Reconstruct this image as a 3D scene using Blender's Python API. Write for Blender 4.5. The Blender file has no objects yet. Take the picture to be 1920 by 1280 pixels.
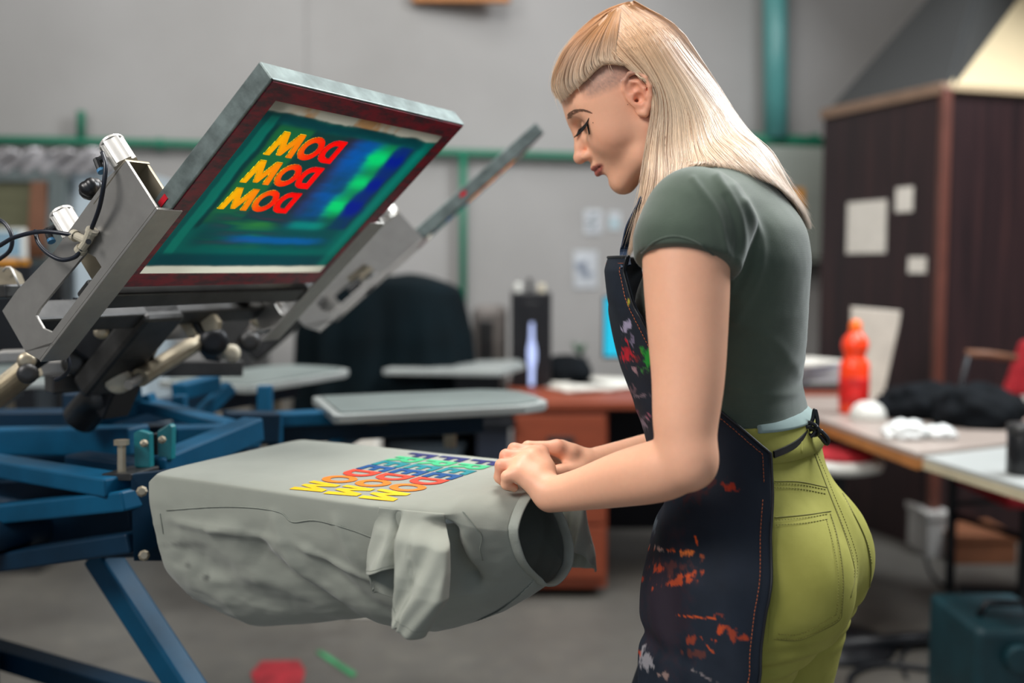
import bpy, bmesh, math, random
import numpy as np
from mathutils import Vector, Matrix
from mathutils.bvhtree import BVHTree
from mathutils.geometry import tessellate_polygon

random.seed(7); rng = np.random.default_rng(7)
scn = bpy.context.scene
COL = scn.collection
PI = math.pi
# ---------------------------------------------------------------- camera
FPX = 1867.0; CAMH = 1.25; TH = math.radians(4.3)
CAM = np.array([0.0, 0.0, CAMH])
def ray(px, py):
    a = (px-960)/FPX; b = (640-py)/FPX
    return np.array([a, math.cos(TH)+b*math.sin(TH), -math.sin(TH)+b*math.cos(TH)])
def P(px, py, d):                       # point at depth d along the optical axis
    return CAM + ray(px, py)*d
def onz(px, py, z):
    r = ray(px, py); return CAM + r*((z-CAMH)/r[2])
def onplane(px, py, p0, n):
    r = ray(px, py); n = np.asarray(n, float); return CAM + r*(((np.asarray(p0)-CAM)@n)/(r@n))
def proj(Q):
    Q = np.asarray(Q, float); x, y, z = Q[..., 0], Q[..., 1], Q[..., 2]-CAMH
    d = y*math.cos(TH)-z*math.sin(TH); u = y*math.sin(TH)+z*math.cos(TH)
    return 960+FPX*x/d, 640-FPX*u/d
cd = bpy.data.cameras.new('camera'); cam = bpy.data.objects.new('camera', cd); COL.objects.link(cam)
cam.location = (0, 0, CAMH); cam.rotation_euler = (PI/2-TH, 0, 0)
cd.sensor_width = 36; cd.lens = 36*FPX/1920; cd.clip_start = .05; cd.clip_end = 60
cd.dof.use_dof = True; cd.dof.focus_distance = 1.24; cd.dof.aperture_fstop = 1.9
scn.camera = cam

# ---------------------------------------------------------------- materials
def lin(c):
    c = c/255.0; return c/12.92 if c <= .04045 else ((c+.055)/1.055)**2.4
def rgb(r, g, b): return (lin(r), lin(g), lin(b), 1)
class NT:
    def __init__(s, name):
        s.m = bpy.data.materials.new(name); s.m.use_nodes = True; s.n = s.m.node_tree.nodes; s.l = s.m.node_tree.links
        s.b = s.n['Principled BSDF']; s.tc = s.n.new('ShaderNodeTexCoord')
    def add(s, t, **k):
        n = s.n.new(t)
        for a, v in k.items(): setattr(n, a, v)
        return n
    def noise(s, scale, detail=4, rough=.55, mapscale=None, dist=0):
        n = s.add('ShaderNodeTexNoise'); n.inputs['Scale'].default_value = scale; n.inputs['Detail'].default_value = detail
        n.inputs['Roughness'].default_value = rough; n.inputs['Distortion'].default_value = dist
        if mapscale:
            mp = s.add('ShaderNodeMapping'); mp.inputs['Scale'].default_value = mapscale
            s.l.new(s.tc.outputs['Object'], mp.inputs[0]); s.l.new(mp.outputs[0], n.inputs['Vector'])
        else: s.l.new(s.tc.outputs['Object'], n.inputs['Vector'])
        return n.outputs['Fac']
    def ramp(s, fac, stops):
        r = s.add('ShaderNodeValToRGB'); e = r.color_ramp.elements
        while len(e) < len(stops): e.new(.5)
        for i, (p, c) in enumerate(stops): e[i].position = p; e[i].color = c
        s.l.new(fac, r.inputs[0]); return r.outputs[0]
    def mix(s, fac, a, b, mode='MIX'):
        m = s.add('ShaderNodeMix', data_type='RGBA', blend_type=mode)
        for sock, v in ((m.inputs[0], fac), (m.inputs[6], a), (m.inputs[7], b)):
            if hasattr(v, 'links'): s.l.new(v, sock)
            else: sock.default_value = v
        return m.outputs[2]
    def bump(s, fac, strength=.2, dist=.002):
        b = s.add('ShaderNodeBump'); b.inputs['Strength'].default_value = strength; b.inputs['Distance'].default_value = dist
        s.l.new(fac, b.inputs['Height'])
        if s.b.inputs['Normal'].links: s.l.new(s.b.inputs['Normal'].links[0].from_socket, b.inputs['Normal'])
        s.l.new(b.outputs[0], s.b.inputs['Normal'])
    def col(s, v):
        if hasattr(v, 'links'): s.l.new(v, s.b.inputs['Base Color'])
        else: s.b.inputs['Base Color'].default_value = v
    def set(s, **k):
        for a, v in k.items(): s.b.inputs[a.replace('_', ' ')].default_value = v
        return s
MAT = {}
def mat(name, c, rough=.6, metal=0, var=.15, scale=8, bump=0, bscale=60, spec=.5, mapscale=None):
    t = NT(name); t.set(Roughness=rough, Metallic=metal); t.b.inputs['Specular IOR Level'].default_value = spec
    d = tuple(x*(1-var) for x in c[:3])+(1,); u = tuple(min(1, x*(1+var)) for x in c[:3])+(1,)
    t.col(t.ramp(t.noise(scale, 5, .6, mapscale), [(.3, d), (.7, u)]))
    if bump: t.bump(t.noise(bscale, 4), bump)
    MAT[name] = t.m; return t.m
def attrmat(name, rough=.5, spec=.4, sss=0, attr='Col'):
    t = NT(name); a = t.add('ShaderNodeAttribute', attribute_name=attr)
    t.col(a.outputs['Color']); t.set(Roughness=rough); t.b.inputs['Specular IOR Level'].default_value = spec
    MAT[name] = t.m; return t
def emat(name, c, s):
    t = NT(name); t.col((0, 0, 0, 1)); t.b.inputs['Emission Color'].default_value = c; t.b.inputs['Emission Strength'].default_value = s
    MAT[name] = t.m; return t.m

mat('blue_paint', rgb(2, 68, 98), .5, 0, .3, 6, .15, 40, .25)
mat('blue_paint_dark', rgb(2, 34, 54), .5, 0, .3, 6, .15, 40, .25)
mat('teal_paint', rgb(20, 112, 120), .35, 0, .2, 6)
mat('green_paint', rgb(14, 112, 84), .45, 0, .1, 4)
mat('pipe_teal', rgb(84, 148, 146), .35, 0, .1, 4)
mat('aluminium', rgb(158, 156, 152), .42, .7, .08, 30, .05, 200)
mat('aluminium_bright', rgb(205, 203, 198), .42, .6, .1, 30)
mat('steel_tan', rgb(165, 155, 135), .4, .7, .15, 20)
mat('steel_dark', rgb(62, 62, 62), .4, .6, .3, 25)
mat('galvanised', rgb(112, 124, 122), .45, .45, .4, 30, .3, 60)
mat('black_metal', rgb(22, 25, 30), .4, .3, .2, 10)
mat('black_plastic', rgb(18, 19, 22), .35, 0, .2, 10)
mat('black_rubber', rgb(20, 24, 30), .5, 0, .2, 10)
mat('white_plastic', rgb(205, 205, 198), .4, 0, .06, 10)
mat('cream_plastic', rgb(186, 178, 158), .4, 0, .08, 10)
mat('platen_grey', rgb(112, 122, 120), .45, .2, .12, 8)
mat('platen_edge', rgb(166, 172, 170), .4, .4, .1, 8)
mat('orange_plastic', rgb(255, 66, 22), .3, 0, .08, 6)
mat('orange_cap', rgb(255, 110, 20), .35, 0, .05, 6)
mat('red_fabric', rgb(160, 20, 32), .8, 0, .15, 20)
mat('paper', rgb(222, 218, 208), .8, 0, .06, 15)
mat('card_brown', rgb(122, 74, 46), .8, 0, .15, 10)
mat('wood_desk', rgb(132, 62, 38), .5, 0, .15, 6, 0, 60, .4, (1, 1, 8))
mat('wood_table', rgb(176, 116, 64), .5, 0, .2, 5, 0, 60, .4, (8, 1, 1))
mat('dark_interior', rgb(18, 20, 28), .7)
mat('table_top', rgb(152, 140, 132), .4, 0, .08, 4)
mat('white_laminate', rgb(164, 168, 166), .35, 0, .05, 4)
mat('black_cloth', rgb(11, 15, 19), .9, 0, .3, 12, .3, 80, .15)
mat('dark_green_cloth', rgb(2, 14, 19), .85, 0, .3, 5, .3, 80, .12)
mat('plastic_bag', rgb(225, 228, 226), .3, 0, .1, 20, .4, 40)
mat('teal_machine', rgb(14, 52, 60), .5, 0, .3, 8)
mat('brown_frame', rgb(110, 72, 50), .6, 0, .2, 8)
mat('olive_board', rgb(92, 92, 70), .7, 0, .25, 6, 0, 60, .3, (1, 1, 10))
mat('silver_wrap', rgb(170, 168, 170), .25, .4, .25, 12, .5, 14)
mat('red_emulsion', rgb(150, 14, 42), .4, 0, .35, 30, .1, 60)
mat('pink_bag', rgb(150, 62, 92), .6)
mat('purple_red', rgb(120, 20, 50), .5)
emat('cyan_screen', rgb(0, 190, 225), 1.1)
emat('led_strip', rgb(190, 205, 255), 1.3)
emat('lamp_glow', (1, .96, .9, 1), 6)

# ---------------------------------------------------------------- object helpers
def link(o, parent=None):
    COL.objects.link(o)
    if parent is not None: o.parent = parent
    return o
def tag(o, label=None, cat=None, group=None, kind=None):
    if label: o['label'] = label
    if cat: o['category'] = cat
    if group: o['group'] = group
    if kind: o['kind'] = kind
    return o
def thing(name, label, cat, group=None, loc=(0, 0, 0)):
    o = bpy.data.objects.new(name, None); o.empty_display_size = .05; link(o); o.location = loc
    return tag(o, label, cat, group)
def worldoff(p):
    o = np.zeros(3)
    while p is not None: o = o+np.array(p.location); p = p.parent
    return o
def mesh(name, v, f, m, parent=None, smooth=False, label=None):
    me = bpy.data.meshes.new(name); off = worldoff(parent)
    if np.any(off): v = np.asarray(v)-off
    me.from_pydata([tuple(map(float, p)) for p in v], [], [tuple(map(int, q)) for q in f]); me.update()
    if m is not None: me.materials.append(MAT[m] if isinstance(m, str) else m)
    if smooth: me.polygons.foreach_set('use_smooth', [True]*len(me.polygons))
    o = bpy.data.objects.new(name, me); link(o, parent)
    if label: o['label'] = label
    return o
def fastmesh(name, V, quads, m, parent=None, smooth=True, tris=False):
    me = bpy.data.meshes.new(name); V = np.asarray(V, np.float32); quads = np.asarray(quads, np.int32)
    V = (V-worldoff(parent)).astype(np.float32)
    k = quads.shape[1]; me.vertices.add(len(V)); me.vertices.foreach_set('co', V.ravel())
    me.loops.add(quads.size); me.loops.foreach_set('vertex_index', quads.ravel())
    me.polygons.add(len(quads)); me.polygons.foreach_set('loop_start', np.arange(0, quads.size, k, dtype=np.int32))
    try: me.polygons.foreach_set('loop_total', np.full(len(quads), k, np.int32))
    except Exception: pass
    me.polygons.foreach_set('use_smooth', np.full(len(quads), smooth, bool))
    me.update(calc_edges=True); me.validate()
    me.materials.append(MAT[m] if isinstance(m, str) else m)
    o = bpy.data.objects.new(name, me); link(o, parent); return o
def setcol(o, C, name='Col'):
    a = o.data.color_attributes.new(name, 'FLOAT_COLOR', 'POINT')
    C = np.asarray(C, np.float32)
    if C.shape[1] == 3: C = np.concatenate([C, np.ones((len(C), 1), np.float32)], 1)
    a.data.foreach_set('color', C.ravel())
class MB:
    def __init__(s): s.v = []; s.f = []
    def add(s, v, f):
        b = len(s.v); s.v += [np.asarray(p, float) for p in v]; s.f += [tuple(i+b for i in q) for q in f]; return s
    def box(s, c, ax, hx, hy, hz):
        X, Y, Z = [np.asarray(a, float) for a in ax]; c = np.asarray(c, float)
        v = [c+X*hx*i+Y*hy*j+Z*hz*k for i in (-1, 1) for j in (-1, 1) for k in (-1, 1)]
        return s.add(v, [(0, 1, 3, 2), (4, 6, 7, 5), (0, 4, 5, 1), (2, 3, 7, 6), (0, 2, 6, 4), (1, 5, 7, 3)])
    def abox(s, x0, x1, y0, y1, z0, z1):
        return s.box(((x0+x1)/2, (y0+y1)/2, (z0+z1)/2), np.eye(3), abs(x1-x0)/2, abs(y1-y0)/2, abs(z1-z0)/2)
    def prism(s, loops, ext):            # loops: list of 3d polygons (outer + holes), extruded by vector
        ext = np.asarray(ext, float); L = [[np.asarray(p, float) for p in lp] for lp in loops]
        tris = tessellate_polygon([[Vector(p) for p in lp] for lp in L]); flat = [p for lp in L for p in lp]; n = len(flat)
        v = flat+[p+ext for p in flat]; f = [tuple(t) for t in tris]+[tuple(i+n for i in reversed(t)) for t in tris]
        o = 0
        for lp in L:
            k = len(lp)
            for i in range(k): a, b = o+i, o+(i+1) % k; f.append((a, b, b+n, a+n))
            o += k
        return s.add(v, f)
    def tube(s, pts, r, seg=10, cap=True):
        pts = [np.asarray(p, float) for p in pts]; n = len(pts); rr = r if hasattr(r, '__len__') else [r]*n
        t0 = pts[1]-pts[0]; t0 /= np.linalg.norm(t0); up = np.array([0, 0, 1.]) if abs(t0[2]) < .9 else np.array([1., 0, 0])
        N = np.cross(t0, up); N /= np.linalg.norm(N); v = []; f = []
        for i in range(n):
            t = pts[min(i+1, n-1)]-pts[max(i-1, 0)]; t /= np.linalg.norm(t)+1e-12
            N = N-t*(N@t); N /= np.linalg.norm(N)+1e-12; B = np.cross(t, N)
            for k in range(seg):
                a = 2*PI*k/seg; v.append(pts[i]+(N*math.cos(a)+B*math.sin(a))*rr[i])
        for i in range(n-1):
            for k in range(seg): f.append((i*seg+k, i*seg+(k+1) % seg, (i+1)*seg+(k+1) % seg, (i+1)*seg+k))
        if cap: f.append(tuple(range(seg))[::-1]); f.append(tuple((n-1)*seg+k for k in range(seg)))
        return s.add(v, f)
    def bar(s, a, b, w, h, up=(0, 0, 1)):  # rectangular bar between two points
        a = np.asarray(a, float); b = np.asarray(b, float); t = b-a; L = np.linalg.norm(t); t /= L
        up = np.asarray(up, float); sd = np.cross(t, up); sd /= np.linalg.norm(sd); u = np.cross(sd, t)
        return s.box((a+b)/2, (t, sd, u), L/2, w/2, h/2)
    def lathe(s, prof, base, ax=(0, 0, 1), seg=24):
        ax = np.asarray(ax, float); ax /= np.linalg.norm(ax); h = np.array([1., 0, 0]) if abs(ax[0]) < .9 else np.array([0, 1., 0])
        N = np.cross(ax, h); N /= np.linalg.norm(N); B = np.cross(ax, N); v = []; f = []; base = np.asarray(base, float)
        for (r, z) in prof:
            for k in range(seg):
                a = 2*PI*k/seg; v.append(base+ax*z+(N*math.cos(a)+B*math.sin(a))*r)
        n = len(prof)
        for i in range(n-1):
            for k in range(seg): f.append((i*seg+k, i*seg+(k+1) % seg, (i+1)*seg+(k+1) % seg, (i+1)*seg+k))
        f.append(tuple(range(seg))[::-1]); f.append(tuple((n-1)*seg+k for k in range(seg)))
        return s.add(v, f)
    def grid(s, G, closed_u=False, closed_v=False):
        G = np.asarray(G); a, b = G.shape[:2]; f = []
        for i in range(a-(0 if closed_u else 1)):
            for j in range(b-(0 if closed_v else 1)):
                i2 = (i+1) % a; j2 = (j+1) % b; f.append((i*b+j, i2*b+j, i2*b+j2, i*b+j2))
        return s.add(G.reshape(-1, 3), f)
    def build(s, name, m, parent=None, bevel=0, smooth=False, label=None, solid=0, sub=0, segs=2):
        o = mesh(name, s.v, s.f, m, parent, smooth, label)
        if bevel or smooth is False:
            bm = bmesh.new(); bm.from_mesh(o.data); bmesh.ops.recalc_face_normals(bm, faces=bm.faces); bm.to_mesh(o.data); bm.free()
        if solid:
            md = o.modifiers.new('s', 'SOLIDIFY'); md.thickness = solid; md.offset = 0
        if sub:
            md = o.modifiers.new('u', 'SUBSURF'); md.levels = sub; md.render_levels = sub
        if bevel:
            md = o.modifiers.new('b', 'BEVEL'); md.width = bevel; md.segments = segs; md.limit_method = 'ANGLE'; md.angle_limit = .6
            md.harden_normals = False
        return o
def spline(pts, n):
    pts = np.asarray(pts, float); m = len(pts); q = np.concatenate([[2*pts[0]-pts[1]], pts, [2*pts[-1]-pts[-2]]]); out = []
    for t in np.linspace(0, m-1, n):
        i = min(int(t), m-2); u = t-i; a, b, c, d = q[i], q[i+1], q[i+2], q[i+3]
        out.append(.5*((2*b)+(c-a)*u+(2*a-5*b+4*c-d)*u*u+(3*b-a-3*c+d)*u**3))
    return np.array(out)
def lattice_noise(p, scale=1.0, seed=0, octaves=3):
    p = np.asarray(p, float)*scale; out = np.zeros(p.shape[:-1]); amp = 1; tot = 0
    for o in range(octaves):
        q = p*(2**o)+seed*17.3+o*5.1; i = np.floor(q).astype(np.int64); fr = q-i; fr = fr*fr*(3-2*fr); r = 0
        for dx in (0, 1):
            for dy in (0, 1):
                for dz in (0, 1):
                    h = (i[..., 0]+dx)*374761393+(i[..., 1]+dy)*668265263+(i[..., 2]+dz)*2147483647+seed*1274126177
                    h = (h ^ (h >> 13))*1274126177; h = (h ^ (h >> 16)) & 0xFFFF
                    w = (fr[..., 0] if dx else 1-fr[..., 0])*(fr[..., 1] if dy else 1-fr[..., 1])*(fr[..., 2] if dz else 1-fr[..., 2])
                    r = r+w*(h/32767.5-1)
        out += amp*r; tot += amp; amp *= .5
    return out/tot
# ================================================================ ROOM
wd = np.array([.972, .235, 0]); wn = np.array([.235, -.972, 0]); wp = np.array([-2.52, 4.9, 0])
def onwall(px, py, off=0): return onplane(px, py, wp+wn*off, wn)
t = NT('wall_paint'); t.set(Roughness=.75)
t.col(t.ramp(t.noise(.8, 5), [(.3, rgb(146, 144, 141)), (.7, rgb(164, 162, 160))])); t.bump(t.noise(30, 4), .08); MAT['wall_paint'] = t.m
t = NT('concrete'); t.set(Roughness=.55)
n1 = t.noise(2.2, 6, .65); n2 = t.noise(14, 5, .6)
t.col(t.mix(t.ramp(n2, [(.42, (0, 0, 0, 1)), (.62, (.6, .6, .6, 1))]), t.ramp(n1, [(.3, rgb(68, 65, 61)), (.7, rgb(100, 97, 90))]), rgb(84, 82, 78)))
t.bump(n2, .1); MAT['concrete'] = t.m
t = NT('dark_panelling'); t.set(Roughness=.38)
g = t.noise(3, 5, .6, (14, 14, .4)); t.col(t.ramp(g, [(.35, rgb(26, 16, 20)), (.6, rgb(48, 29, 31)), (.75, rgb(68, 40, 36))])); MAT['dark_panelling'] = t.m
mat('hood_shaded', rgb(54, 55, 55), .8, 0, .06, 2); mat('hood_lit', rgb(206, 188, 152), .8, 0, .08, 2)  # one plaster hood: shaded side and lit front put into the colours
def struct(name, mb, m, **k):
    o = mb.build(name, m, None, **k); o['kind'] = 'structure'; return o
struct('floor', MB().abox(-5, 5, -3, 8, -.1, 0), 'concrete')
wL = wp-wd*3.2; wR = wp+wd*8.5
struct('wall_back', MB().prism([[wL, wR, wR+np.array([0, 0, 4.2]), wL+np.array([0, 0, 4.2])]], -wn*.15), 'wall_paint')
struct('wall_left', MB().abox(-5.1, -4.95, -3, 8, 0, 4.2), 'wall_paint')
struct('wall_right', MB().abox(4.95, 5.1, -3, 8, 0, 4.2), 'wall_paint')
struct('ceiling', MB().abox(-5, 5, -3, 8, 4.2, 4.3), 'wall_paint')
# joint strip on the wall
a = onwall(583, 300); struct('trim_1', MB().box((a[0]+wn[0]*.004, a[1]+wn[1]*.004, 2.1), (wd, wn, (0, 0, 1)), .012, .004, 2.1), 'wall_paint')

def slab(x0, y0, x1, y1, d, th, mb=None):
    a = P(x0, y0, d); b = P(x1, y1, d); mb = mb or MB()
    y = (a[1]+b[1])/2
    return mb.abox(a[0], b[0], y, y+th, min(a[2], b[2]), max(a[2], b[2]))
# ---- pipes on the wall
def pipe(name, pts, r, m, label, cat='pipe', clamps=()):
    root = thing(name, label, cat); MB().tube(pts, r, 14).build('pipe_run', m, root, smooth=True)
    for c in clamps:
        c = np.asarray(c); MB().box(c-wn*.02, (wd, wn, (0, 0, 1)), .012, .03, r*1.35).build('clamp', m, root, bevel=.003)
    return root
o = .06
pipe('wall_pipe', [onwall(x, y, o) for x, y in ((-120, 261), (150, 265), (340, 270), (700, 282), (1090, 293), (1180, 295))], .021, 'green_paint',
     'long green pipe running across the white wall behind the screens', clamps=[onwall(300, 269, o), onwall(960, 290, o)])
pipe('wall_pipe', [onwall(152, 262, o), onwall(152, 212, o), onwall(152, 208, o)], .02, 'green_paint', 'short green upright stub capped above the long wall pipe')
pipe('wall_pipe', [onwall(868, 292, o), onwall(868, 430, o), onwall(868, 640, o)], .02, 'green_paint', 'slim green pipe dropping down the wall beside the black covered machine')
pipe('wall_pipe', [onwall(1395, 262, .08), onwall(1480, 264, .08), onwall(1560, 270, .08)], .036, 'green_paint', 'thick green pipe above the grey electrical box', clamps=[onwall(1530, 266, .08)])
pipe('wall_duct', [onwall(1452, -160, .1), onwall(1454, 100, .1), onwall(1455, 258, .1)], .068, 'pipe_teal', 'wide teal round duct coming down the wall from above', 'duct')
# ---- electrical box
rt = thing('electrical_box', 'pale grey electrical cabinet on the wall beside the wardrobe booth', 'electrical box')
a = onwall(1405, 280); b = onwall(1530, 492); c = (a+b)/2
MB().box(c+wn*.10, (wd, wn, (0, 0, 1)), np.linalg.norm((b-a)[:2])/2, .10, abs(a[2]-b[2])/2).build('cabinet_body', mat('box_grey', rgb(146, 152, 144), .5, 0, .06, 3), rt, bevel=.01)
MB().box(c+wn*.208, (wd, wn, (0, 0, 1)), np.linalg.norm((b-a)[:2])/2-.03, .008, abs(a[2]-b[2])/2-.03).build('door', 'box_grey', rt, bevel=.006)
s1 = onwall(1492, 378, .222)
MB().box(s1, (wd, wn, (0, 0, 1)), .05, .003, .075).build('warning_sticker', mat('sticker_orange', rgb(228, 150, 20), .5), rt, label='orange warning sticker')
# ---- pinned sketches on the wall
for i, (x, y, w, h, lb) in enumerate([(1112, 416, 34, 44, 'pale paper with a small dark sketch taped highest on the white wall'), (1152, 414, 24, 34, 'small paper with a bluish sketch pinned beside the dark sketch'), (1098, 505, 46, 70, 'tall faint drawing sheet taped low on the white wall')]):
    c = onwall(x, y, .006); rt = thing('wall_sketch', lb, 'paper', 'papers taped to the white wall')
    k = 5.6/FPX; MB().box(c, (wd, wn, (0, 0, 1)), w*k/2, .002, h*k/2).build('paper_sheet', mat('sheet_%s' % i, rgb(190, 194, 198), .8), rt)
    mb = MB()
    for j in range(5):
        q = c+wn*.003+wd*random.uniform(-.3, .3)*w*k+np.array([0, 0, random.uniform(-.3, .3)*h*k]); mb.box(q, (wd, wn, (0, 0, 1)), w*k*random.uniform(.1, .22), .001, h*k*random.uniform(.04, .12))
    mb.build('drawing', mat('sketch_%s' % i, [rgb(104, 112, 116), rgb(140, 178, 186), rgb(150, 158, 172)][i], .8), rt)
rt = slab(772, -40, 957, 2, 5.2, .05).build('shelf_board', 'wood_table', None, bevel=.004); tag(rt, 'brown wooden board high on the wall at the top of the picture', 'board')

# ---- panelled booth with sloping hood
K = onz(1746, 1035, 0); zt = 2.0
Kt = np.array([K[0], K[1], 0]); zt = onplane(1757, 165, K, (0, 1, 0))[2]
Lt = onz(1545, 215, zt); Rt = onz(2150, 190, zt)
rt = thing('panelled_booth', 'tall dark wood-panelled booth with a sloping plaster hood', 'booth')
up = np.array([0, 0, 1.])
def wallprism(a, b, z0, z1, th, nrm):
    a = np.array([a[0], a[1], 0]); b = np.array([b[0], b[1], 0])
    return MB().prism([[a+up*z0, b+up*z0, b+up*z1, a+up*z1]], np.asarray(nrm)*th)
nl = np.cross(up, (Lt-K)*[1, 1, 0]); nl /= np.linalg.norm(nl); nl = nl if nl[0] > 0 else -nl
nr = np.cross(up, (Rt-K)*[1, 1, 0]); nr /= np.linalg.norm(nr); nr = nr if nr[1] > 0 else -nr
wallprism(K, Lt, 0, zt, .04, nl).build('side_panel', 'dark_panelling', rt)
wallprism(K, Rt, 0, zt, .04, nr).build('front_panel', 'dark_panelling', rt)
MB().box((K[0], K[1], zt/2), np.eye(3), .022, .022, zt/2).build('corner_post', mat('post_brown', rgb(92, 52, 42), .4), rt, bevel=.004)
MB().bar(np.array([K[0], K[1], zt]), Lt, .05, .05).build('top_rail', mat('rail_tan', rgb(128, 104, 86), .5), rt, bevel=.004)
MB().bar(np.array([K[0], K[1], zt]), Rt, .05, .03).build('top_rail', mat('rail_beige', rgb(176, 156, 126), .5), rt, bevel=.004)
Kz = np.array([K[0], K[1], zt]); zz = zt+.55
K2 = onz(1898, 0, zz); L2 = onz(1738, 0, zz); R2 = Rt+(K2-Kz)
K2 = Kz+(K2-Kz)*1.6; L2 = Lt+(L2-Lt)*1.6; R2 = Rt+(K2-Kz)
MB().prism([[Kz, Lt, L2, K2]], nl*.04).build('hood_side', 'hood_shaded', rt)
MB().prism([[Kz, Rt, R2, K2]], nr*.04).build('hood_front', 'hood_lit', rt)
def onside(px, py, off=.0): return onplane(px, py, K-nl*off, nl)
sd = (Lt-K)*[1, 1, 0]; sd /= np.linalg.norm(sd)
for (x0, y0, x1, y1, nm, lb) in [(1590, 380, 1660, 474, 'paper_note', 'large square paper sheet taped to the dark booth panel'), (1681, 352, 1711, 396, 'paper_note', 'small torn paper scrap stuck above the corner side of the booth panel'), (1704, 482, 1736, 512, 'paper_note', 'small white card with a reddish edge low on the booth panel')]:
    a = onside(x0, y0, .006); b = onside(x1, y1, .006)
    q = MB().box((a+b)/2, (sd, nl, up), np.linalg.norm((a-b)[:2])/2, .003, abs(a[2]-b[2])/2).build(nm, 'paper', None); tag(q, lb, 'paper', 'paper notes on the wooden booth')

# ---- floor paint and cables
def patch(name, pts, m, lb, cat):
    v = [onz(x, y, .002) for x, y in pts]; q = MB().prism([v], (0, 0, .0015)).build(name, m, None); tag(q, lb, cat)
patch('paint_patch', [(470, 1262), (490, 1240), (560, 1238), (572, 1256), (566, 1285), (480, 1290)], mat('floor_red', rgb(150, 30, 40), .6, 0, .4, 18), 'worn red paint patch on the concrete floor below the printing table', 'paint mark')
patch('paint_patch', [(592, 1222), (602, 1220), (668, 1262), (662, 1270)], mat('floor_green', rgb(40, 130, 80), .6, 0, .4, 18), 'thin green paint streak on the concrete floor', 'paint mark')
def cable(pts, r, m, lb, nm='floor_cable'):
    q = MB().tube(spline([onz(x, y, r+.001) for x, y in pts], 40), r, 8).build(nm, m, None, smooth=True); tag(q, lb, 'cable', 'cables on the floor under the table')
cable([(1735, 1035), (1750, 1080), (1800, 1120), (1815, 1150), (1790, 1180), (1740, 1195), (1690, 1230), (1700, 1270)], .006, 'black_rubber', 'thin black cable winding across the floor from the booth corner')
cable([(1590, 1290), (1600, 1262), (1650, 1246), (1710, 1250), (1770, 1262), (1790, 1290)], .009, 'black_rubber', 'thick black cable looped on the floor near the teal machine')

# ---- right tables
zT = .74
def table(name, lb, poly, z, th, m, edge, legs, bars, legm='black_metal', r=.014):
    rt = thing(name, lb, 'table'); v = [onz(x, y, z) for x, y in poly]
    MB().prism([v], (0, 0, -th*.3)).build('table_top', m, rt)
    ev = [p-np.array([0, 0, th*.3]) for p in v]; MB().prism([ev], (0, 0, -th*.7)).build('edge_board', edge, rt)
    for (x, y) in legs:
        g = onz(x, y, 0); MB().bar((g[0], g[1], 0), (g[0], g[1], z-th), .028, .028, (0, 1, 0)).build('leg', legm, rt, bevel=.003)
    for (a, b, zz) in bars:
        a = onz(*a, 0); b = onz(*b, 0); MB().bar((a[0], a[1], zz), (b[0], b[1], zz), .02, .02).build('cross_bar', legm, rt, bevel=.002)
    return rt
table('work_table', 'wooden work table holding the orange bottle and black cloth', [(1500, 772), (1720, 850), (1893, 830), (1950, 790), (1800, 745), (1480, 735)], zT, .045, 'table_top', 'wood_table', [(1560, 1095)], [])
table('work_table', 'white-topped table at the right edge of the picture', [(1722, 853), (1930, 915), (2100, 880), (1893, 836)], zT-.01, .035, 'white_laminate', mat('edge_cream', rgb(186, 176, 148), .5), [(1780, 1108), (1915, 1165), (1985, 1085)], [((1780, 1108), (1915, 1165), .30), ((1780, 1108), (1985, 1085), .34)])
q = MB().tube([onz(1560, 1210, .03), onz(1700, 1200, .03), onz(1835, 1190, .03)], .025, 10).build('floor_bar', 'black_metal', None, smooth=True); tag(q, 'black metal tube lying across the floor behind the green trousers', 'metal bar')
# orange bottle
def onT(x, y): return onz(x, y, zT)
b0 = onT(1600, 774); s = .31
rt = thing('squeeze_bottle', 'bright orange detergent bottle standing on the wooden work table', 'bottle', None, tuple(b0))
prof = [(.044, 0), (.05, .006), (.05, .13), (.0505, .16), (.048, .178), (.036, .192), (.034, .2), (.04, .214), (.0455, .232), (.044, .25), (.034, .268), (.022, .282), (.018, .288)]
MB().lathe(prof, b0, seg=32).build('bottle_body', 'orange_plastic', rt, smooth=True)
MB().lathe([(.019, .284), (.021, .287), (.021, .312), (.015, .32), (.009, .326)], b0, seg=24).build('cap', 'orange_cap', rt, smooth=True, label='orange screw cap')
MB().lathe([(.0508, .035), (.0512, .037), (.0512, .125), (.0508, .127)], b0, seg=32).build('bottle_label', mat('label_red', rgb(200, 30, 26), .4, 0, .4, 25), rt, smooth=True, label='darker red wrap label')
# white tapered panel
yb = onT(1640, 742)[1]
def on_y(px, py, y): return onplane(px, py, (0, y, 0), (0, 1, 0))
q = MB().prism([[on_y(1597, 575, yb), on_y(1690, 583, yb), on_y(1686, 610, yb), on_y(1655, 748, yb), on_y(1596, 752, yb)]], (0, .02, 0)).build('tapered_panel', mat('panel_cream', rgb(186, 178, 166), .6), None, bevel=.004); tag(q, 'off-white tapered plastic panel standing behind the orange bottle', 'panel')
# bowl (dome) and orange-tipped tool beside it
b0 = onT(1627, 785)
q = MB().lathe([(.058, 0), (.06, .01), (.055, .03), (.042, .048), (.022, .058), (.004, .06)], b0, seg=28).build('upturned_bowl', 'white_plastic', None, smooth=True); tag(q, 'white rounded bowl turned over in front of the orange bottle', 'bowl')
b1 = onT(1664, 782)
q = MB().lathe([(.014, 0), (.016, .01), (.013, .035), (.006, .045)], b1, seg=16).build('orange_stopper', 'orange_plastic', None, smooth=True); tag(q, 'small orange stopper beside the white bowl', 'stopper')

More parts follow.
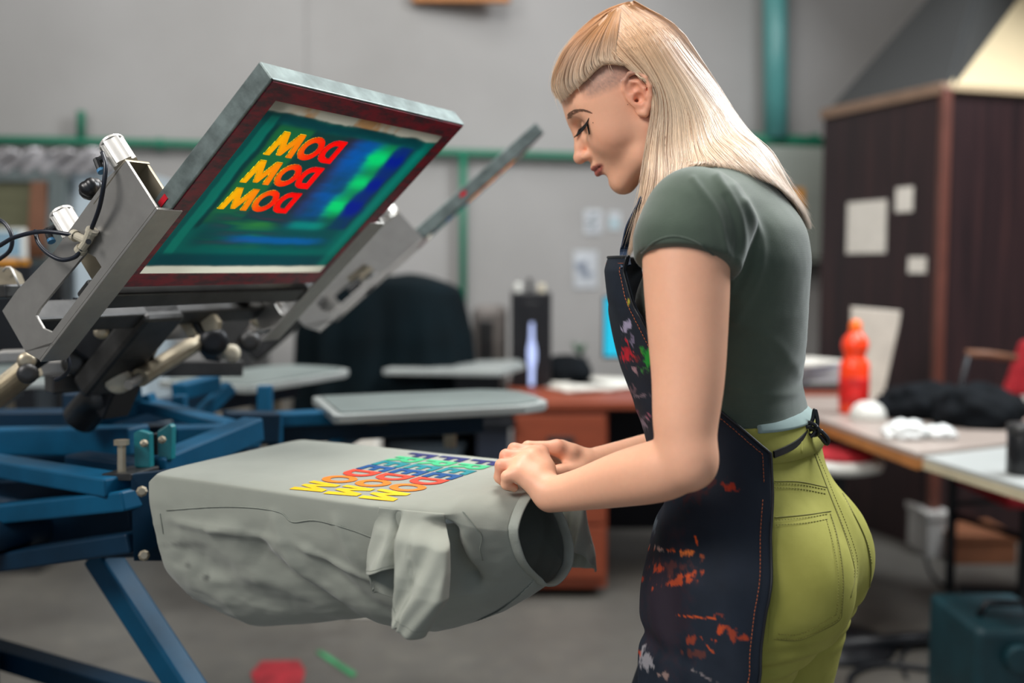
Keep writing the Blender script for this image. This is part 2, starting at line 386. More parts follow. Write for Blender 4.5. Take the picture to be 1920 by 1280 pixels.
def blob(name, c, r, m, lb, cat, amp=.3, sc=18, seed=1, group=None, n=48, parent=None, flat=True):
    u = np.linspace(0, PI, n//2); w = np.linspace(0, 2*PI, n, endpoint=False)
    U, W = np.meshgrid(u, w, indexing='ij'); D = np.stack([np.sin(U)*np.cos(W), np.sin(U)*np.sin(W), np.cos(U)], -1)
    k = 1+amp*lattice_noise(D*1.0+3, sc/8, seed, 4)+amp*.5*np.abs(lattice_noise(D+9, sc/3, seed+1, 2))
    V = np.asarray(c)+D*np.asarray(r)*k[..., None]
    if flat: V[..., 2] = np.maximum(V[..., 2], c[2]-r[2]*.45)
    q = MB().grid(V, False, True).build(name, m, parent, smooth=True)
    if lb: tag(q, lb, cat, group)
    return q
c = onT(1745, 785); blob('cloth_heap', (c[0], c[1]+.05, zT+.035), (.17, .12, .075), 'black_cloth', 'crumpled black cloth heap piled on the wooden table beside the bowl', 'cloth', .35, 22, 3)
c = onT(1850, 800); blob('cloth_heap', (c[0], c[1]+.05, zT+.04), (.14, .12, .085), 'black_cloth', 'black cloth bundle on the wooden table next to the red chair', 'cloth', .3, 20, 5)
c = onT(1700, 822); blob('crumpled_bag', (c[0], c[1], zT+.017), (.06, .04, .034), 'plastic_bag', 'crumpled white plastic bag at the front edge of the wooden table', 'bag', .5, 30, 8)
c = onT(1762, 822); blob('crumpled_bag', (c[0], c[1], zT+.013), (.048, .03, .025), 'plastic_bag', 'smaller crumpled clear bag beside the white plastic bag', 'bag', .5, 30, 11)
# dark jar on white table
b0 = onz(1915, 888, zT-.01)
rt = thing('dark_jar', 'black jar standing on the white-topped table at the right edge', 'jar', None, tuple(b0))
MB().lathe([(.034, 0), (.036, .004), (.036, .1), (.033, .106)], b0, seg=24).build('jar_body', 'black_plastic', rt, smooth=True)
MB().lathe([(.037, .1), (.038, .103), (.038, .125), (.034, .128)], b0, seg=24).build('lid', 'steel_dark', rt, smooth=True)
# office chair red
rt = thing('office_chair', 'red-backed chair with black armrest at the right edge behind the tables', 'chair')
yy = 3.75
def oy(px, py, y=yy): return on_y(px, py, y)
MB().prism([[oy(1888, 742), oy(1925, 640), oy(1990, 630), oy(2010, 745)]], (0, .06, 0)).build('backrest', 'red_fabric', rt, bevel=.015, segs=3)
MB().prism([[oy(1890, 742), oy(2010, 745), oy(2010, 765), oy(1897, 765)]], (0, .05, 0)).build('backrest_trim', 'white_plastic', rt, bevel=.005)
MB().tube([oy(1812, 662, yy-.1), oy(1850, 664, yy-.1), oy(1905, 672, yy-.1)], .014, 8).build('armrest', 'brown_frame', rt, smooth=True)
MB().tube([oy(1815, 665, yy-.1), oy(1798, 745, yy-.1), oy(1800, 840, yy-.1)], .012, 8).build('arm_post', 'black_metal', rt, smooth=True)
g = oy(1900, 850); MB().abox(g[0]-.22, g[0]+.25, yy-.4, yy+.02, .42, .48).build('seat', 'red_fabric', rt, bevel=.02)
MB().tube([(g[0], yy-.2, .42), (g[0], yy-.2, .05)], .03, 12).build('pedestal', 'black_metal', rt)
for k in range(5):
    a = 2*PI*k/5; MB().bar((g[0], yy-.2, .06), (g[0]+.26*math.cos(a), yy-.2+.26*math.sin(a), .03), .04, .03).build('foot', 'black_metal', rt)
MB().bar((g[0]+.02, yy+.02, .46), (g[0]+.03, yy+.06, .72), .06, .02, (1, 0, 0)).build('back_bar', 'black_metal', rt)
# stool red
c = onz(1573, 862, .62)
rt = thing('round_stool', 'round stool with dark red cushion and white rim under the wooden table', 'stool', None, (c[0], c[1], 0))
MB().lathe([(.10, 0), (.135, .01), (.14, .03), (.13, .042), (.11, .045)], (c[0], c[1], .585), seg=32).build('rim', 'white_plastic', rt, smooth=True)
MB().lathe([(.1, 0), (.11, .01), (.10, .026), (.06, .034)], (c[0], c[1], .625), seg=32).build('cushion', 'red_fabric', rt, smooth=True)
MB().tube([(c[0], c[1], .59), (c[0], c[1], .04)], .025, 14).build('pedestal', 'black_metal', rt)
MB().lathe([(.19, 0), (.19, .015), (.03, .05)], (c[0], c[1], 0), seg=28).build('base', 'black_metal', rt, smooth=True)
# boxes under the table
def crate(x0, x1, ybase, ytop, dep, m, nm, lb, cat='box', g='boxes under the right table', lid='card_brown', z0=0):
    a = onz(x0, ybase, z0); b = onz(x1, ybase, z0); h = on_y((x0+x1)/2, ytop, a[1])[2]
    rt = thing(nm, lb, cat, g, (a[0], a[1], z0)); MB().abox(a[0], b[0], a[1], a[1]+dep, z0, h-.004).build('box_body', m, rt, bevel=.003)
    MB().abox(a[0]-.006, b[0]+.006, a[1]-.006, a[1]+dep+.006, h-.03, h).build('lid', lid, rt, bevel=.003); return rt
mat('box_white', rgb(176, 174, 170), .7, 0, .08, 9)
crate(1738, 1782, 1045, 962, .25, 'box_white', 'storage_box', 'white cardboard box on the floor below the table, beside the booth', lid='box_white')
crate(1790, 1905, 1058, 1003, .28, 'card_brown', 'storage_box', 'low brown cardboard box on the floor to the right of the white box')
a = onz(1876, 975, .15)
rt = blob('folded_bag', (a[0]+.0, a[1]+.45, .39), (.12, .08, .05), 'pink_bag', 'dusky pink cloth bag on the white bundle under the table', 'bag', .15, 10, 4)
q = MB().abox(a[0]-.12, a[0]+.14, a[1]+.36, a[1]+.56, .0, .36).build('paper_bundle', 'box_white', None, bevel=.02); tag(q, 'pale stacked bundle behind the brown box, carrying the pink bag', 'bundle')
# teal machine
a = P(1832, 1180, 2.55); b = P(2010, 1400, 2.55)
rt = thing('teal_machine', 'dark teal floor machine in the lower right corner', 'machine')
MB().abox(a[0], b[0], a[1], a[1]+.3, .04, a[2]).build('housing', 'teal_machine', rt, bevel=.02, segs=3)
MB().abox(a[0]+.03, b[0]-.03, a[1]+.03, a[1]+.27, 0, .04).build('base', 'black_metal', rt)
MB().tube([(a[0]+.1, a[1]-.005, a[2]-.07), (a[0]+.1, a[1]-.03, a[2]-.07)], .035, 18).build('knob', 'teal_machine', rt, bevel=.004)
MB().tube([(a[0]+.05, a[1]+.1, a[2]), (a[0]+.07, a[1]+.1, a[2]+.035), (a[0]+.17, a[1]+.1, a[2]+.035), (a[0]+.19, a[1]+.1, a[2])], .009, 8).build('handle', 'black_metal', rt, smooth=True)

# ---- middle background: desk, tower, monitor, papers
zD = .75
a = onz(962, 752, zD); yD = a[1]
rt = thing('desk', 'reddish-brown desk with a drawer pedestal behind the hands', 'desk')
xl = on_y(962, 760, yD)[0]; xr = on_y(1140, 760, yD)[0]
MB().abox(xl-.02, xr+.62, yD-.02, yD+.75, zD-.03, zD).build('desk_top', 'wood_desk', rt, bevel=.004)
ped = MB().abox(xl, xr, yD, yD+.6, 0.04, zD-.03).build('pedestal', 'wood_desk', rt, bevel=.004)
for k in range(3):
    z0 = zD-.045-.21*(k+1)
    dr = MB().abox(xl+.01, xr-.01, yD-.018, yD, z0+.006, z0+.204).build('drawer', 'wood_desk', rt, bevel=.003)
    q = MB().abox((xl+xr)/2-.05, (xl+xr)/2+.05, yD-.03, yD-.018, z0+.10, z0+.125).build('handle', 'steel_dark', dr, bevel=.003)
MB().abox(xr+.02, xr+.58, yD+.62, yD+.64, .1, zD-.03).build('modesty_panel', 'dark_interior', rt)
MB().abox(xr+.58, xr+.61, yD, yD+.7, 0, zD-.03).build('side_panel', 'wood_desk', rt)
for i, (x, y, w, h, ang, lb) in enumerate([(1082, 728, .2, .28, .2, 'white papers spread on the brown desk, nearest the tower computer'), (1135, 722, .22, .3, -.3, 'white papers lying on the brown desk beside the cyan monitor')]):
    c = onz(x, y, zD); rt = thing('paper_stack', lb, 'papers', 'loose papers on the desk')
    for k in range(3):
        an = ang+random.uniform(-.3, .3); ax = (np.array([math.cos(an), math.sin(an), 0]), np.array([-math.sin(an), math.cos(an), 0]), up)
        MB().box(c+[random.uniform(-.03, .03), random.uniform(-.03, .03), .004+.005*k], ax, w/2, h/2, .0022).build('paper_sheet', 'paper', rt)
# dark bench
a = onz(575, 715, .72); yB = 3.6
rt = thing('machine_bench', 'low black bench carrying the covered machine and tower computer', 'bench')
x0 = on_y(560, 700, yB)[0]; x1 = on_y(965, 700, yB)[0]
MB().abox(x0, x1, yB, yB+.62, .66, .69).build('bench_top', 'black_metal', rt, bevel=.004)
MB().abox(x1-.14, x1-.02, yB+.03, yB+.58, 0, .66).build('cabinet', mat('navy_cabinet', rgb(24, 32, 46), .5), rt, bevel=.006)
MB().abox(x0, x0+.12, yB+.03, yB+.58, 0, .66).build('cabinet', 'navy_cabinet', rt, bevel=.006)
MB().abox(x0+.12, x1-.14, yB+.56, yB+.58, 0.05, .66).build('back_panel', 'dark_interior', rt)
# plastic tub below the bench
x0t = on_y(730, 850, yB+.15)[0]; x1t = on_y(868, 850, yB+.15)[0]
rt = thing('plastic_tub', 'grey translucent plastic tub stored below the black bench', 'tub')
mat('tub_grey', rgb(78, 92, 102), .3, 0, .1, 6)
MB().prism([[(x0t+.02, yB+.15, .02), (x1t-.02, yB+.15, .02), (x1t, yB+.15, .56), (x0t, yB+.15, .56)]], (0, .3, 0)).build('tub_body', 'tub_grey', rt, bevel=.01)
MB().abox(x0t-.01, x1t+.01, yB+.14, yB+.46, .56, .585).build('lid', 'tub_grey', rt, bevel=.005)
# white parcels behind the press
for (x0_, x1_, y0_, y1_, d_, lb) in [(578, 640, 795, 822, 3.5, 'white paper parcel seen under the empty grey platen, left of the pair'), (652, 706, 800, 828, 3.5, 'smaller white paper parcel under the empty grey platen, right of the pair')]:
    a = P(x0_, y0_, d_); b = P(x1_, y1_, d_)
    q = MB().abox(a[0], b[0], a[1], a[1]+.15, 0, a[2]).build('white_parcel', 'paper', None, bevel=.006); tag(q, lb, 'parcel', 'white parcels behind the press')
# covered machine
def covered():
    n = 90; m = 60
    yc = 3.92; cx = on_y(722, 600, yc)[0]; hw = (on_y(878, 600, yc)[0]-on_y(566, 600, yc)[0])/2; z0 = .69; z1 = on_y(722, 507, yc)[2]
    A = np.linspace(0, 2*PI, n, endpoint=False); T = np.linspace(0, 1, m); G = np.zeros((m, n, 3))
    for i, tt in enumerate(T):
        for j, a in enumerate(A):
            ca, sa = math.cos(a), math.sin(a); e = 3.2; rr = 1/((abs(ca)**e+abs(sa)**e)**(1/e))
            if tt < .3: s = tt/.3*.86; z = z1-.05*s**2*1.0
            else:
                u = (tt-.3)/.7; s = .86+.14*min(1, u*2.2)**.6+.05*u; z = z1-.05*.74-(z1-z0)*(u**1.15)*.955
            fold = .035*math.sin(a*11+2*math.sin(a*3))*max(0, tt-.3)+.02*math.sin(a*23+1)*max(0, tt-.35)
            x = cx+ca*rr*s*(hw+fold)+.0; y = yc+sa*rr*s*(.26+fold)
            zz = z-.035*max(0, (x-cx)/hw)**2*(1 if tt < .35 else .5)-.08*max(0, (-(x-cx)/hw-.5))*(1 if tt < .5 else 0)+.018*math.exp(-((x-cx-.02)/.06)**2)*(-1 if tt < .3 else 0)
            G[i, j] = (x, y, max(z0+.003, zz))
    mb = MB().grid(G, False, True); b = len(mb.v); return mb
rt = thing('covered_machine', 'machine on the black bench draped with a dark blue-green cloth cover', 'machine cover')
covered().build('cloth_cover', 'dark_green_cloth', rt, smooth=True)
# grey pile of equipment behind
rt = thing('grey_equipment', 'blurred grey-brown equipment between the covered machine and the tower', 'equipment')
a = P(885, 575, 4.3); b = P(950, 690, 4.3)
mat('grey_brown', rgb(112, 106, 102), .7, 0, .25, 10)
MB().abox(a[0], b[0], a[1], a[1]+.25, .69, a[2]).build('casing', 'grey_brown', rt, bevel=.03)
MB().abox(a[0]+.03, a[0]+.09, a[1]-.02, a[1], .72, a[2]-.06).build('front_panel', 'steel_dark', rt, bevel=.004)
MB().abox(a[0]-.1, b[0]+.45, a[1]-.02, a[1]+.4, .66, .69).build('shelf', 'black_metal', rt)
MB().abox(a[0]-.1, a[0]-.06, a[1], a[1]+.4, 0, .66).build('leg', 'black_metal', rt); MB().abox(b[0]+.4, b[0]+.44, a[1], a[1]+.4, 0, .66).build('leg', 'black_metal', rt)
# tower computer
a = P(958, 548, 4.1); b = P(1034, 700, 4.1); z0 = .69
rt = thing('computer_tower', 'black computer tower with a glowing light strip on its front', 'computer')
MB().abox(a[0], b[0], a[1], a[1]+.4, .69, a[2]).build('case', 'black_plastic', rt, bevel=.006)
xc = (a[0]+b[0])/2; MB().abox(xc-.03, xc+.035, a[1]-.006, a[1], .74, a[2]-.04).build('front_glass', 'black_plastic', rt, bevel=.002)
MB().prism([[(xc-.008, a[1]-.009, .76), (xc+.012, a[1]-.009, .76), (xc+.014, a[1]-.009, .83), (xc+.022, a[1]-.009, .87), (xc+.022, a[1]-.009, .91), (xc+.012, a[1]-.009, .95), (xc+.010, a[1]-.009, 1.02), (xc-.004, a[1]-.009, 1.02), (xc-.007, a[1]-.009, .95), (xc-.015, a[1]-.009, .91), (xc-.015, a[1]-.009, .87), (xc-.008, a[1]-.009, .83)]], (0, .003, 0)).build('light_strip', 'led_strip', rt, label='glowing bluish white light strip')
for k, (w_, h_) in enumerate(((.03, .03), (.02, .05), (.035, .025))):
    q = MB().lathe([(w_/2, 0), (w_/2, h_), (w_/3, h_+.008)], (xc-.055+.05*k, a[1]+.1, a[2]), seg=12).build('small_bottle', ['white_plastic', 'black_plastic', 'cream_plastic'][k], None); tag(q, ['small white pot on top of the computer tower', 'slim black bottle on top of the computer tower', 'small cream jar on top of the computer tower'][k], 'bottle')
# keyboard / phone dark items and plant
a = P(1060, 690, 4.25)
q = blob('dark_bag', (a[0], a[1], zD+.05), (.11, .08, .08), 'black_cloth', 'dark bag slumped on the desk beside the tower', 'bag', .2, 12, 21)
rt = thing('potted_plant', 'small green potted plant on the desk, left of the cyan monitor', 'plant')
a = onz(1090, 700, zD)
MB().lathe([(.028, 0), (.038, .06), (.04, .07), (.034, .07)], (a[0], a[1]+.12, zD), seg=20).build('pot', 'black_plastic', rt, smooth=True)
mb = MB()
for k in range(16):
    an = 2*PI*k/16+random.random(); L = random.uniform(.05, .09); c0 = np.array([a[0], a[1]+.12, zD+.068]); d = np.array([math.cos(an)*.6, math.sin(an)*.6, .9])*L; sdv = np.array([-math.sin(an), math.cos(an), 0])*.009
    mb.add([c0, c0+d*.5-sdv, c0+d, c0+d*.5+sdv], [(0, 1, 2, 3)])
mb.build('foliage', mat('leaf_green', rgb(30, 104, 60), .5), rt)
# white bottle in front of equipment
a = P(915, 684, 3.8)
q = MB().lathe([(.018, 0), (.02, .004), (.02, .035), (.012, .048), (.01, .06)], (a[0], a[1], .69), seg=18).build('white_bottle', 'white_plastic', None, smooth=True); tag(q, 'small white bottle on the bench right of the dark cover', 'bottle')
# monitor
a = P(1134, 558, 4.3); b = P(1134, 668, 4.3); w = .42
rt = thing('monitor', 'flat monitor showing a plain cyan screen on the brown desk', 'monitor')
MB().abox(a[0]-.008, a[0]+w+.008, a[1], a[1]+.03, b[2]-.012, a[2]+.008).build('bezel', 'black_plastic', rt, bevel=.004)
MB().abox(a[0], a[0]+w, a[1]-.002, a[1]-.0005, b[2], a[2]).build('screen', 'cyan_screen', rt, label='plain glowing cyan screen')
MB().abox(a[0]+w/2-.025, a[0]+w/2+.025, a[1]+.03, a[1]+.05, zD+.01, b[2]+.08).build('stand_neck', 'black_plastic', rt, bevel=.004)
MB().abox(a[0]+w/2-.11, a[0]+w/2+.11, a[1]-.05, a[1]+.13, zD, zD+.012).build('stand_base', 'black_plastic', rt, bevel=.004)
# filing shelf behind woman's back (papers, brown top)
a = onz(1480, 722, .78)
rt = thing('side_cabinet', 'low brown cabinet carrying papers behind the woman', 'cabinet')
x0 = on_y(1470, 700, a[1])[0]; x1 = on_y(1582, 700, a[1])[0]
MB().abox(x0, x1, a[1], a[1]+.4, .02, .78).build('cabinet_body', 'dark_interior', rt, bevel=.004)
MB().abox(x0+.02, x1-.02, a[1]-.015, a[1], .62, .76).build('drawer', 'wood_desk', rt, bevel=.003)
rt = thing('paper_stack', 'stack of pale papers and folders right behind the woman\'s back', 'papers')
for k in range(7):
    MB().box(((x0+x1)/2+.02*math.sin(k*2.1)+.03, a[1]+.18, .785+.012*k), (np.array([math.cos(.1*k), math.sin(.1*k), 0]), np.array([-math.sin(.1*k), math.cos(.1*k), 0]), up), .13, .1, .005).build('folder', ['paper', mat('lilac', rgb(150, 148, 166), .7), 'box_white'][k % 3], rt)

# ---- left background
rt = thing('framed_board', 'olive slatted board in a wide grey frame leaning on the left wall area', 'board')
yy = 4.15
def oo(x, y): return on_y(x, y, yy)
MB().prism([[oo(-60, 318), oo(100, 318), oo(122, 332), oo(112, 500), oo(-60, 500)], [oo(-60+20, 340), oo(-40, 480), oo(86, 480), oo(86, 340)]], (0, .05, 0)).build('frame', mat('frame_grey', rgb(86, 96, 96), .6), rt, bevel=.003)
MB().prism([[oo(-45, 336), oo(90, 336), oo(90, 486), oo(-45, 486)]], (0, .02, 0)).build('slatted_panel', 'olive_board', rt).location = (0, .02, 0)
MB().prism([[oo(58, 340), oo(92, 340), oo(84, 484), oo(50, 484)]], (0, .012, 0)).build('wood_strip', 'brown_frame', rt)
MB().prism([[oo(-70, 500), oo(120, 500), oo(120, 780), oo(-70, 780)]], (0, .3, 0)).build('base_cabinet', 'steel_dark', rt)
pz = oo(0, 1)[2]
G = np.zeros((14, 40, 3))
for i in range(14):
    for j in range(40):
        x = -80+300*j/39; y = 280+46*i/13+4*math.sin(j*.9+i)*(1-i/13)
        p = on_y(x, y, 4.165+.02*math.sin(j*1.3+i*.7)); G[i, j] = p
q = MB().grid(G).build('plastic_wrap', 'silver_wrap', None, smooth=True, solid=.01); tag(q, 'crinkled silvery plastic wrapping hung above the framed board', 'plastic wrap')
a = P(128, 322, 4.2); b = P(262, 540, 4.2)
rt = thing('white_cabinet', 'pale blue-white cabinet behind the grey arm and cylinders', 'cabinet')
mat('blue_white', rgb(176, 190, 198), .4, 0, .05, 4)
MB().abox(a[0], b[0], a[1], a[1]+.4, 0, a[2]).build('cabinet_body', 'blue_white', rt, bevel=.006)
MB().abox(a[0]+.02, b[0]-.02, a[1]-.012, a[1], .1, a[2]-.03).build('door', 'blue_white', rt, bevel=.004)
MB().abox(b[0]-.06, b[0]-.045, a[1]-.03, a[1]-.012, a[2]-.4, a[2]-.28).build('handle', 'steel_dark', rt)
a = P(-30, 428, 3.98); b = P(44, 486, 3.98)
rt = thing('small_screen', 'small display with a white frame at the left edge', 'monitor')
MB().abox(a[0], b[0], a[1], a[1]+.03, b[2], a[2]).build('bezel', 'white_plastic', rt, bevel=.004)
MB().abox(a[0]+.01, b[0]-.012, a[1]-.003, a[1], b[2]+.012, a[2]-.012).build('screen', mat('pale_blue', rgb(130, 160, 178), .2), rt)
MB().abox(a[0]+.02, b[0]-.03, a[1], a[1]+.1, b[2]-.02, b[2]).build('stand', 'sticker_orange', rt)
MB().abox(a[0]-.1, b[0]+.05, a[1]-.05, a[1]+.2, .6, b[2]-.02).build('plinth', 'black_metal', rt)
MB().abox(a[0]-.06, b[0]+.02, a[1]-.02, a[1]+.18, 0, .6).build('plinth_base', 'steel_dark', rt)
# beige cabinet behind the blue frame
a = P(395, 725, 4.0); b = P(560, 830, 4.0)
rt = thing('metal_cabinet', 'beige grey low metal cabinet standing behind the blue press frame', 'cabinet')
mat('beige_grey', rgb(120, 116, 108), .5, 0, .08, 5)
MB().abox(a[0], b[0], a[1], a[1]+.4, 0, a[2]).build('cabinet_body', 'beige_grey', rt, bevel=.006)
MB().abox(a[0]+.17, a[0]+.19, a[1]-.03, a[1], a[2]-.3, a[2]-.02).build('handle', 'black_metal', rt)
q = P(402, 555, 4.5); q2 = P(452, 592, 4.5)
rt = thing('striped_box', 'white box with an orange band glimpsed below the raised screen', 'box')
MB().abox(q[0], q2[0], q[1], q[1]+.15, q2[2]+.03, q[2]).build('box_body', 'white_plastic', rt); MB().abox(q[0]-.001, q2[0]+.001, q[1]-.001, q[1]+.151, q2[2], q2[2]+.03).build('colour_band', 'orange_cap', rt, label='orange band')
MB().abox(q[0]-.05, q2[0]+.05, q[1]-.02, q[1]+.3, 0, q2[2]).build('pedestal', 'steel_dark', rt)
# ================================================================ PRESS
C0 = np.array([-1.05, 1.79, 0]); UP = np.array([0, 0, 1.])
def station(deg):
    a = math.radians(deg); return np.array([math.cos(a), math.sin(a), 0]), np.array([-math.sin(a), math.cos(a), 0])
A1 = -28.7
RAD, LAT = station(A1)
def S(r, v, z, st=None):
    a, b = st or (RAD, LAT); return C0+a*r+b*v+UP*z
def bvh_of(o):
    me = o.data; V = [o.matrix_basis @ v.co for v in me.vertices]; return BVHTree.FromPolygons(V, [tuple(p.vertices) for p in me.polygons])
def cast(bv, px, py, off=0.0, dflt=None):
    r = ray(px, py); r = r/np.linalg.norm(r); h = bv.ray_cast(Vector(CAM), Vector(r))
    if h[0] is None: return dflt
    return np.array(h[0])-r*off

press = thing('screen_printing_press', 'blue steel rotary printing press frame with spoke arms and angled legs', 'printing press')
# hub
MB().lathe([(.11, .0), (.11, .02), (.11, .05), (.09, .07), (.09, .78), (.11, .80), (.11, .88), (.1, .90)], C0+UP*.0, seg=40).build('centre_column', 'blue_paint', press, smooth=True)
MB().lathe([(.34, 0), (.35, .01), (.35, .05), (.1, .06)], C0+UP*.80, seg=40).build('turntable', 'blue_paint_dark', press, smooth=True)
def pbar(nm, x0, y0, d0, x1, y1, d1, w, h, m='blue_paint', ext0=0, ext1=0, upv=(0, 0, 1)):
    a = P(x0, y0, d0); b = P(x1, y1, d1); t = b-a; return MB().bar(a-t*ext0, b+t*ext1, w, h, upv).build(nm, m, press, bevel=.004)
# near spoke pair and bracket of the shirt platen
pbar('spoke_arm', 0, 873, 1.66, 212, 908, 1.47, .05, .028, ext0=.5, ext1=.05)
pbar('spoke_arm', 0, 962, 1.60, 250, 935, 1.45, .04, .030, ext0=.5, m='blue_paint')
pbar('brace', 45, 962, 1.72, 225, 992, 1.6, .03, .012, m='teal_paint')
pbar('spoke_arm', 0, 1052, 1.62, 262, 1012, 1.47, .045, .03, m='blue_paint_dark', ext0=.5)
pbar('web_plate', 0, 995, 1.70, 250, 985, 1.56, .012, .10, m='blue_paint_dark', ext0=.4)
pbar('web_plate', -40, 940, 1.75, 240, 935, 1.62, .012, .07, m='blue_paint_dark')
a = P(246, 883, 1.44); b = P(322, 1046, 1.44)
MB().prism([[P(244, 888, 1.45), P(318, 880, 1.5), P(330, 1000, 1.5), P(322, 1052, 1.5), P(250, 1052, 1.45)]], (.006, .012, 0)).build('bracket_plate', 'blue_paint_dark', press, bevel=.002)
for (x, y) in ((266, 921), (270, 1041)):
    MB().lathe([(.008, 0), (.008, .005), (.005, .008)], P(x, y, 1.44), -ray(x, y), 8).build('bolt', 'steel_tan', press, smooth=False)
MB().prism([[P(190, 888, 1.47), P(246, 888, 1.45), P(246, 901, 1.45), P(190, 901, 1.47)]], (.02, .06, 0)).build('adjuster_block', 'steel_dark', press, bevel=.002)
MB().tube([P(228, 890, 1.48), P(228, 832, 1.48)], .006, 10).tube([P(228, 834, 1.48), P(228, 824, 1.48)], .011, 6).build('adjuster_screw', 'steel_tan', press)
MB().prism([[P(252, 877, 1.5), P(250, 812, 1.5), P(260, 806, 1.5), P(279, 812, 1.5), P(281, 877, 1.5)]], (.004, .01, 0)).build('clamp_plate', 'teal_paint', press, bevel=.002)
MB().prism([[P(296, 868, 1.52), P(294, 808, 1.52), P(317, 794, 1.52), P(322, 800, 1.52), P(321, 862, 1.52)]], (.004, .01, 0)).build('clamp_plate', 'teal_paint', press, bevel=.002)
MB().prism([[P(281, 870, 1.53), P(281, 814, 1.53), P(295, 814, 1.53), P(295, 870, 1.53)]], (.004, .02, 0)).build('clamp_gap_shade', 'black_metal', press)  # black filler standing for the shaded gap between the clamp plates
for (x, y) in ((270, 831), (304, 824)): MB().lathe([(.006, 0), (.006, .004), (.003, .006)], P(x, y, 1.495), -ray(x, y), 8).build('bolt', 'steel_tan', press)
pbar('diagonal_tube', 322, 868, 1.56, 470, 806, 1.75, .042, .042, m='blue_paint', ext0=.2, ext1=.05)
pbar('cross_beam', 40, 826, 1.85, 262, 824, 1.72, .05, .048, m='blue_paint', ext0=.4)
pbar('cross_beam', 320, 822, 1.80, 475, 816, 1.9, .04, .045, m='blue_paint', ext1=.05)
pbar('brace', 270, 757, 1.95, 432, 800, 1.9, .045, .022, m='blue_paint')
pbar('brace', 150, 795, 1.95, 290, 752, 1.95, .04, .035, m='blue_paint')
pbar('brace', 376, 778, 2.2, 432, 724, 2.25, .03, .03, m='blue_paint')
pbar('cross_beam', 334, 735, 2.1, 402, 718, 2.2, .04, .035, m='blue_paint')
pbar('upright_post', 497, 722, 2.15, 497, 815, 2.15, .03, .03, upv=(0, 1, 0))
pbar('upright_post', 517, 772, 2.0, 516, 850, 2.0, .026, .026, upv=(0, 1, 0))
pbar('upright_post', 338, 740, 2.0, 338, 800, 2.0, .025, .03, upv=(0, 1, 0))
pbar('upright_post', 152, 735, 1.9, 152, 830, 1.9, .05, .05, upv=(0, 1, 0), m='blue_paint_dark')
pbar('spoke_arm', 512, 786, 2.02, 648, 780, 2.08, .05, .028, ext1=.1)
pbar('spoke_arm', 420, 800, 1.95, 520, 800, 2.0, .05, .06, m='blue_paint_dark')
pbar('brace', 625, 836, 2.05, 716, 786, 2.25, .03, .026, m='blue_paint')
pbar('cross_beam', 0, 792, 2.0, 220, 790, 2.0, .05, .05, m='blue_paint_dark', ext0=.3)
pbar('cross_beam', 60, 845, 2.1, 470, 850, 2.1, .05, .05, m='blue_paint_dark', ext0=.4)
pbar('web_plate', 0, 905, 2.0, 270, 885, 1.9, .012, .10, m='blue_paint_dark', ext0=.4)
MB().prism([[P(170, 770, 1.95), P(205, 742, 1.95), P(240, 742, 1.95), P(232, 776, 1.95)]], (.01, .03, 0)).build('gusset', 'blue_paint', press, bevel=.003)
# legs
def leg(x0, y0, d0, x1, y1, d1, w, m):
    a = P(x0, y0, d0); b = P(x1, y1, d1); t = b-a; k = (a[2]-.0)/(a[2]-b[2]); e = a+t*k
    MB().bar(a, e, w, w).build('leg', m, press, bevel=.005)
    MB().abox(e[0]-.05, e[0]+.05, e[1]-.05, e[1]+.05, 0, .012).build('foot_plate', m, press)
leg(186, 1036, 1.62, 352, 1290, 1.55, .042, 'blue_paint')
leg(-300, 1000, 2.2, -350, 1400, 2.2, .05, 'blue_paint')
a = P(-120, 1190, 2.0); b = P(330, 1325, 1.75); MB().bar(a, b, .045, .04).build('lower_rail', 'blue_paint_dark', press, bevel=.004)

# platens
def platen_pts(st):
    c = [(.705, -.11), (.705, .175), (.715, .182), (1.10, .18), (1.155, .145), (1.175, .12), (1.18, .03), (1.175, -.05), (1.155, -.085), (1.10, -.115), (.715, -.118)]
    return c
def platen(st, label, w=1.0, grp='bare platens of the press'):
    z0 = .945; rt = thing('platen', label, 'platen', grp, tuple(S(.95, .03, z0, st)))
    c = platen_pts(st)
    MB().prism([[S(r, v, z0, st) for r, v in c]], (0, 0, .018)).build('platen_board', 'platen_edge', rt, bevel=.003)
    ci = [(.95+(r-.95)*.93, .03+(v-.03)*.88) for r, v in c]
    MB().prism([[S(r, v, z0+.018, st) for r, v in ci]], (0, 0, .003)).build('rubber_pad', 'platen_grey', rt)
    MB().bar(S(.35, .03, .915, st), S(1.05, .03, .915, st), .05, .05).build('support_arm', 'blue_paint_dark', rt, bevel=.004)
    MB().bar(S(.80, -.08, .94, st), S(.80, .14, .94, st), .04, .012).build('cross_bracket', 'steel_dark', rt)
    MB().tube([S(.98, .03, .90, st), S(.98, .03, .86, st)], .014, 12).build('lock_knob', 'steel_tan', rt)
    return rt
p1 = platen(station(A1), 'printing platen inside the stretched green-grey t-shirt', grp='platens of the press')
platen(station(19.2), 'bare grey platen beyond the printed shirt, left of the brown desk', grp='platens of the press')
platen(station(63.5), 'bare grey platen below the raised screen, in front of the black cover', grp='platens of the press')
platen(station(108), 'bare grey platen at the far side of the press', grp='platens of the press')
# an extra board seen edge-on behind
b0 = P(850, 690, 2.9)
q = MB().prism([[onz(718, 702, .86), onz(760, 690, .86), onz(972, 683, .86), onz(985, 692, .86), onz(940, 706, .86)]], (0, 0, .02)).build('spare_board', 'platen_edge', None, bevel=.003); tag(q, 'pale flat board lying on the black bench in front of the dark cover', 'board')
c_ = onz(850, 694, .86); q = MB().abox(c_[0]-.22, c_[0]+.18, c_[1]-.05, c_[1]+.12, .69, .86).build('black_case', 'black_plastic', None, bevel=.006); tag(q, 'black case under the pale flat board on the bench', 'case')

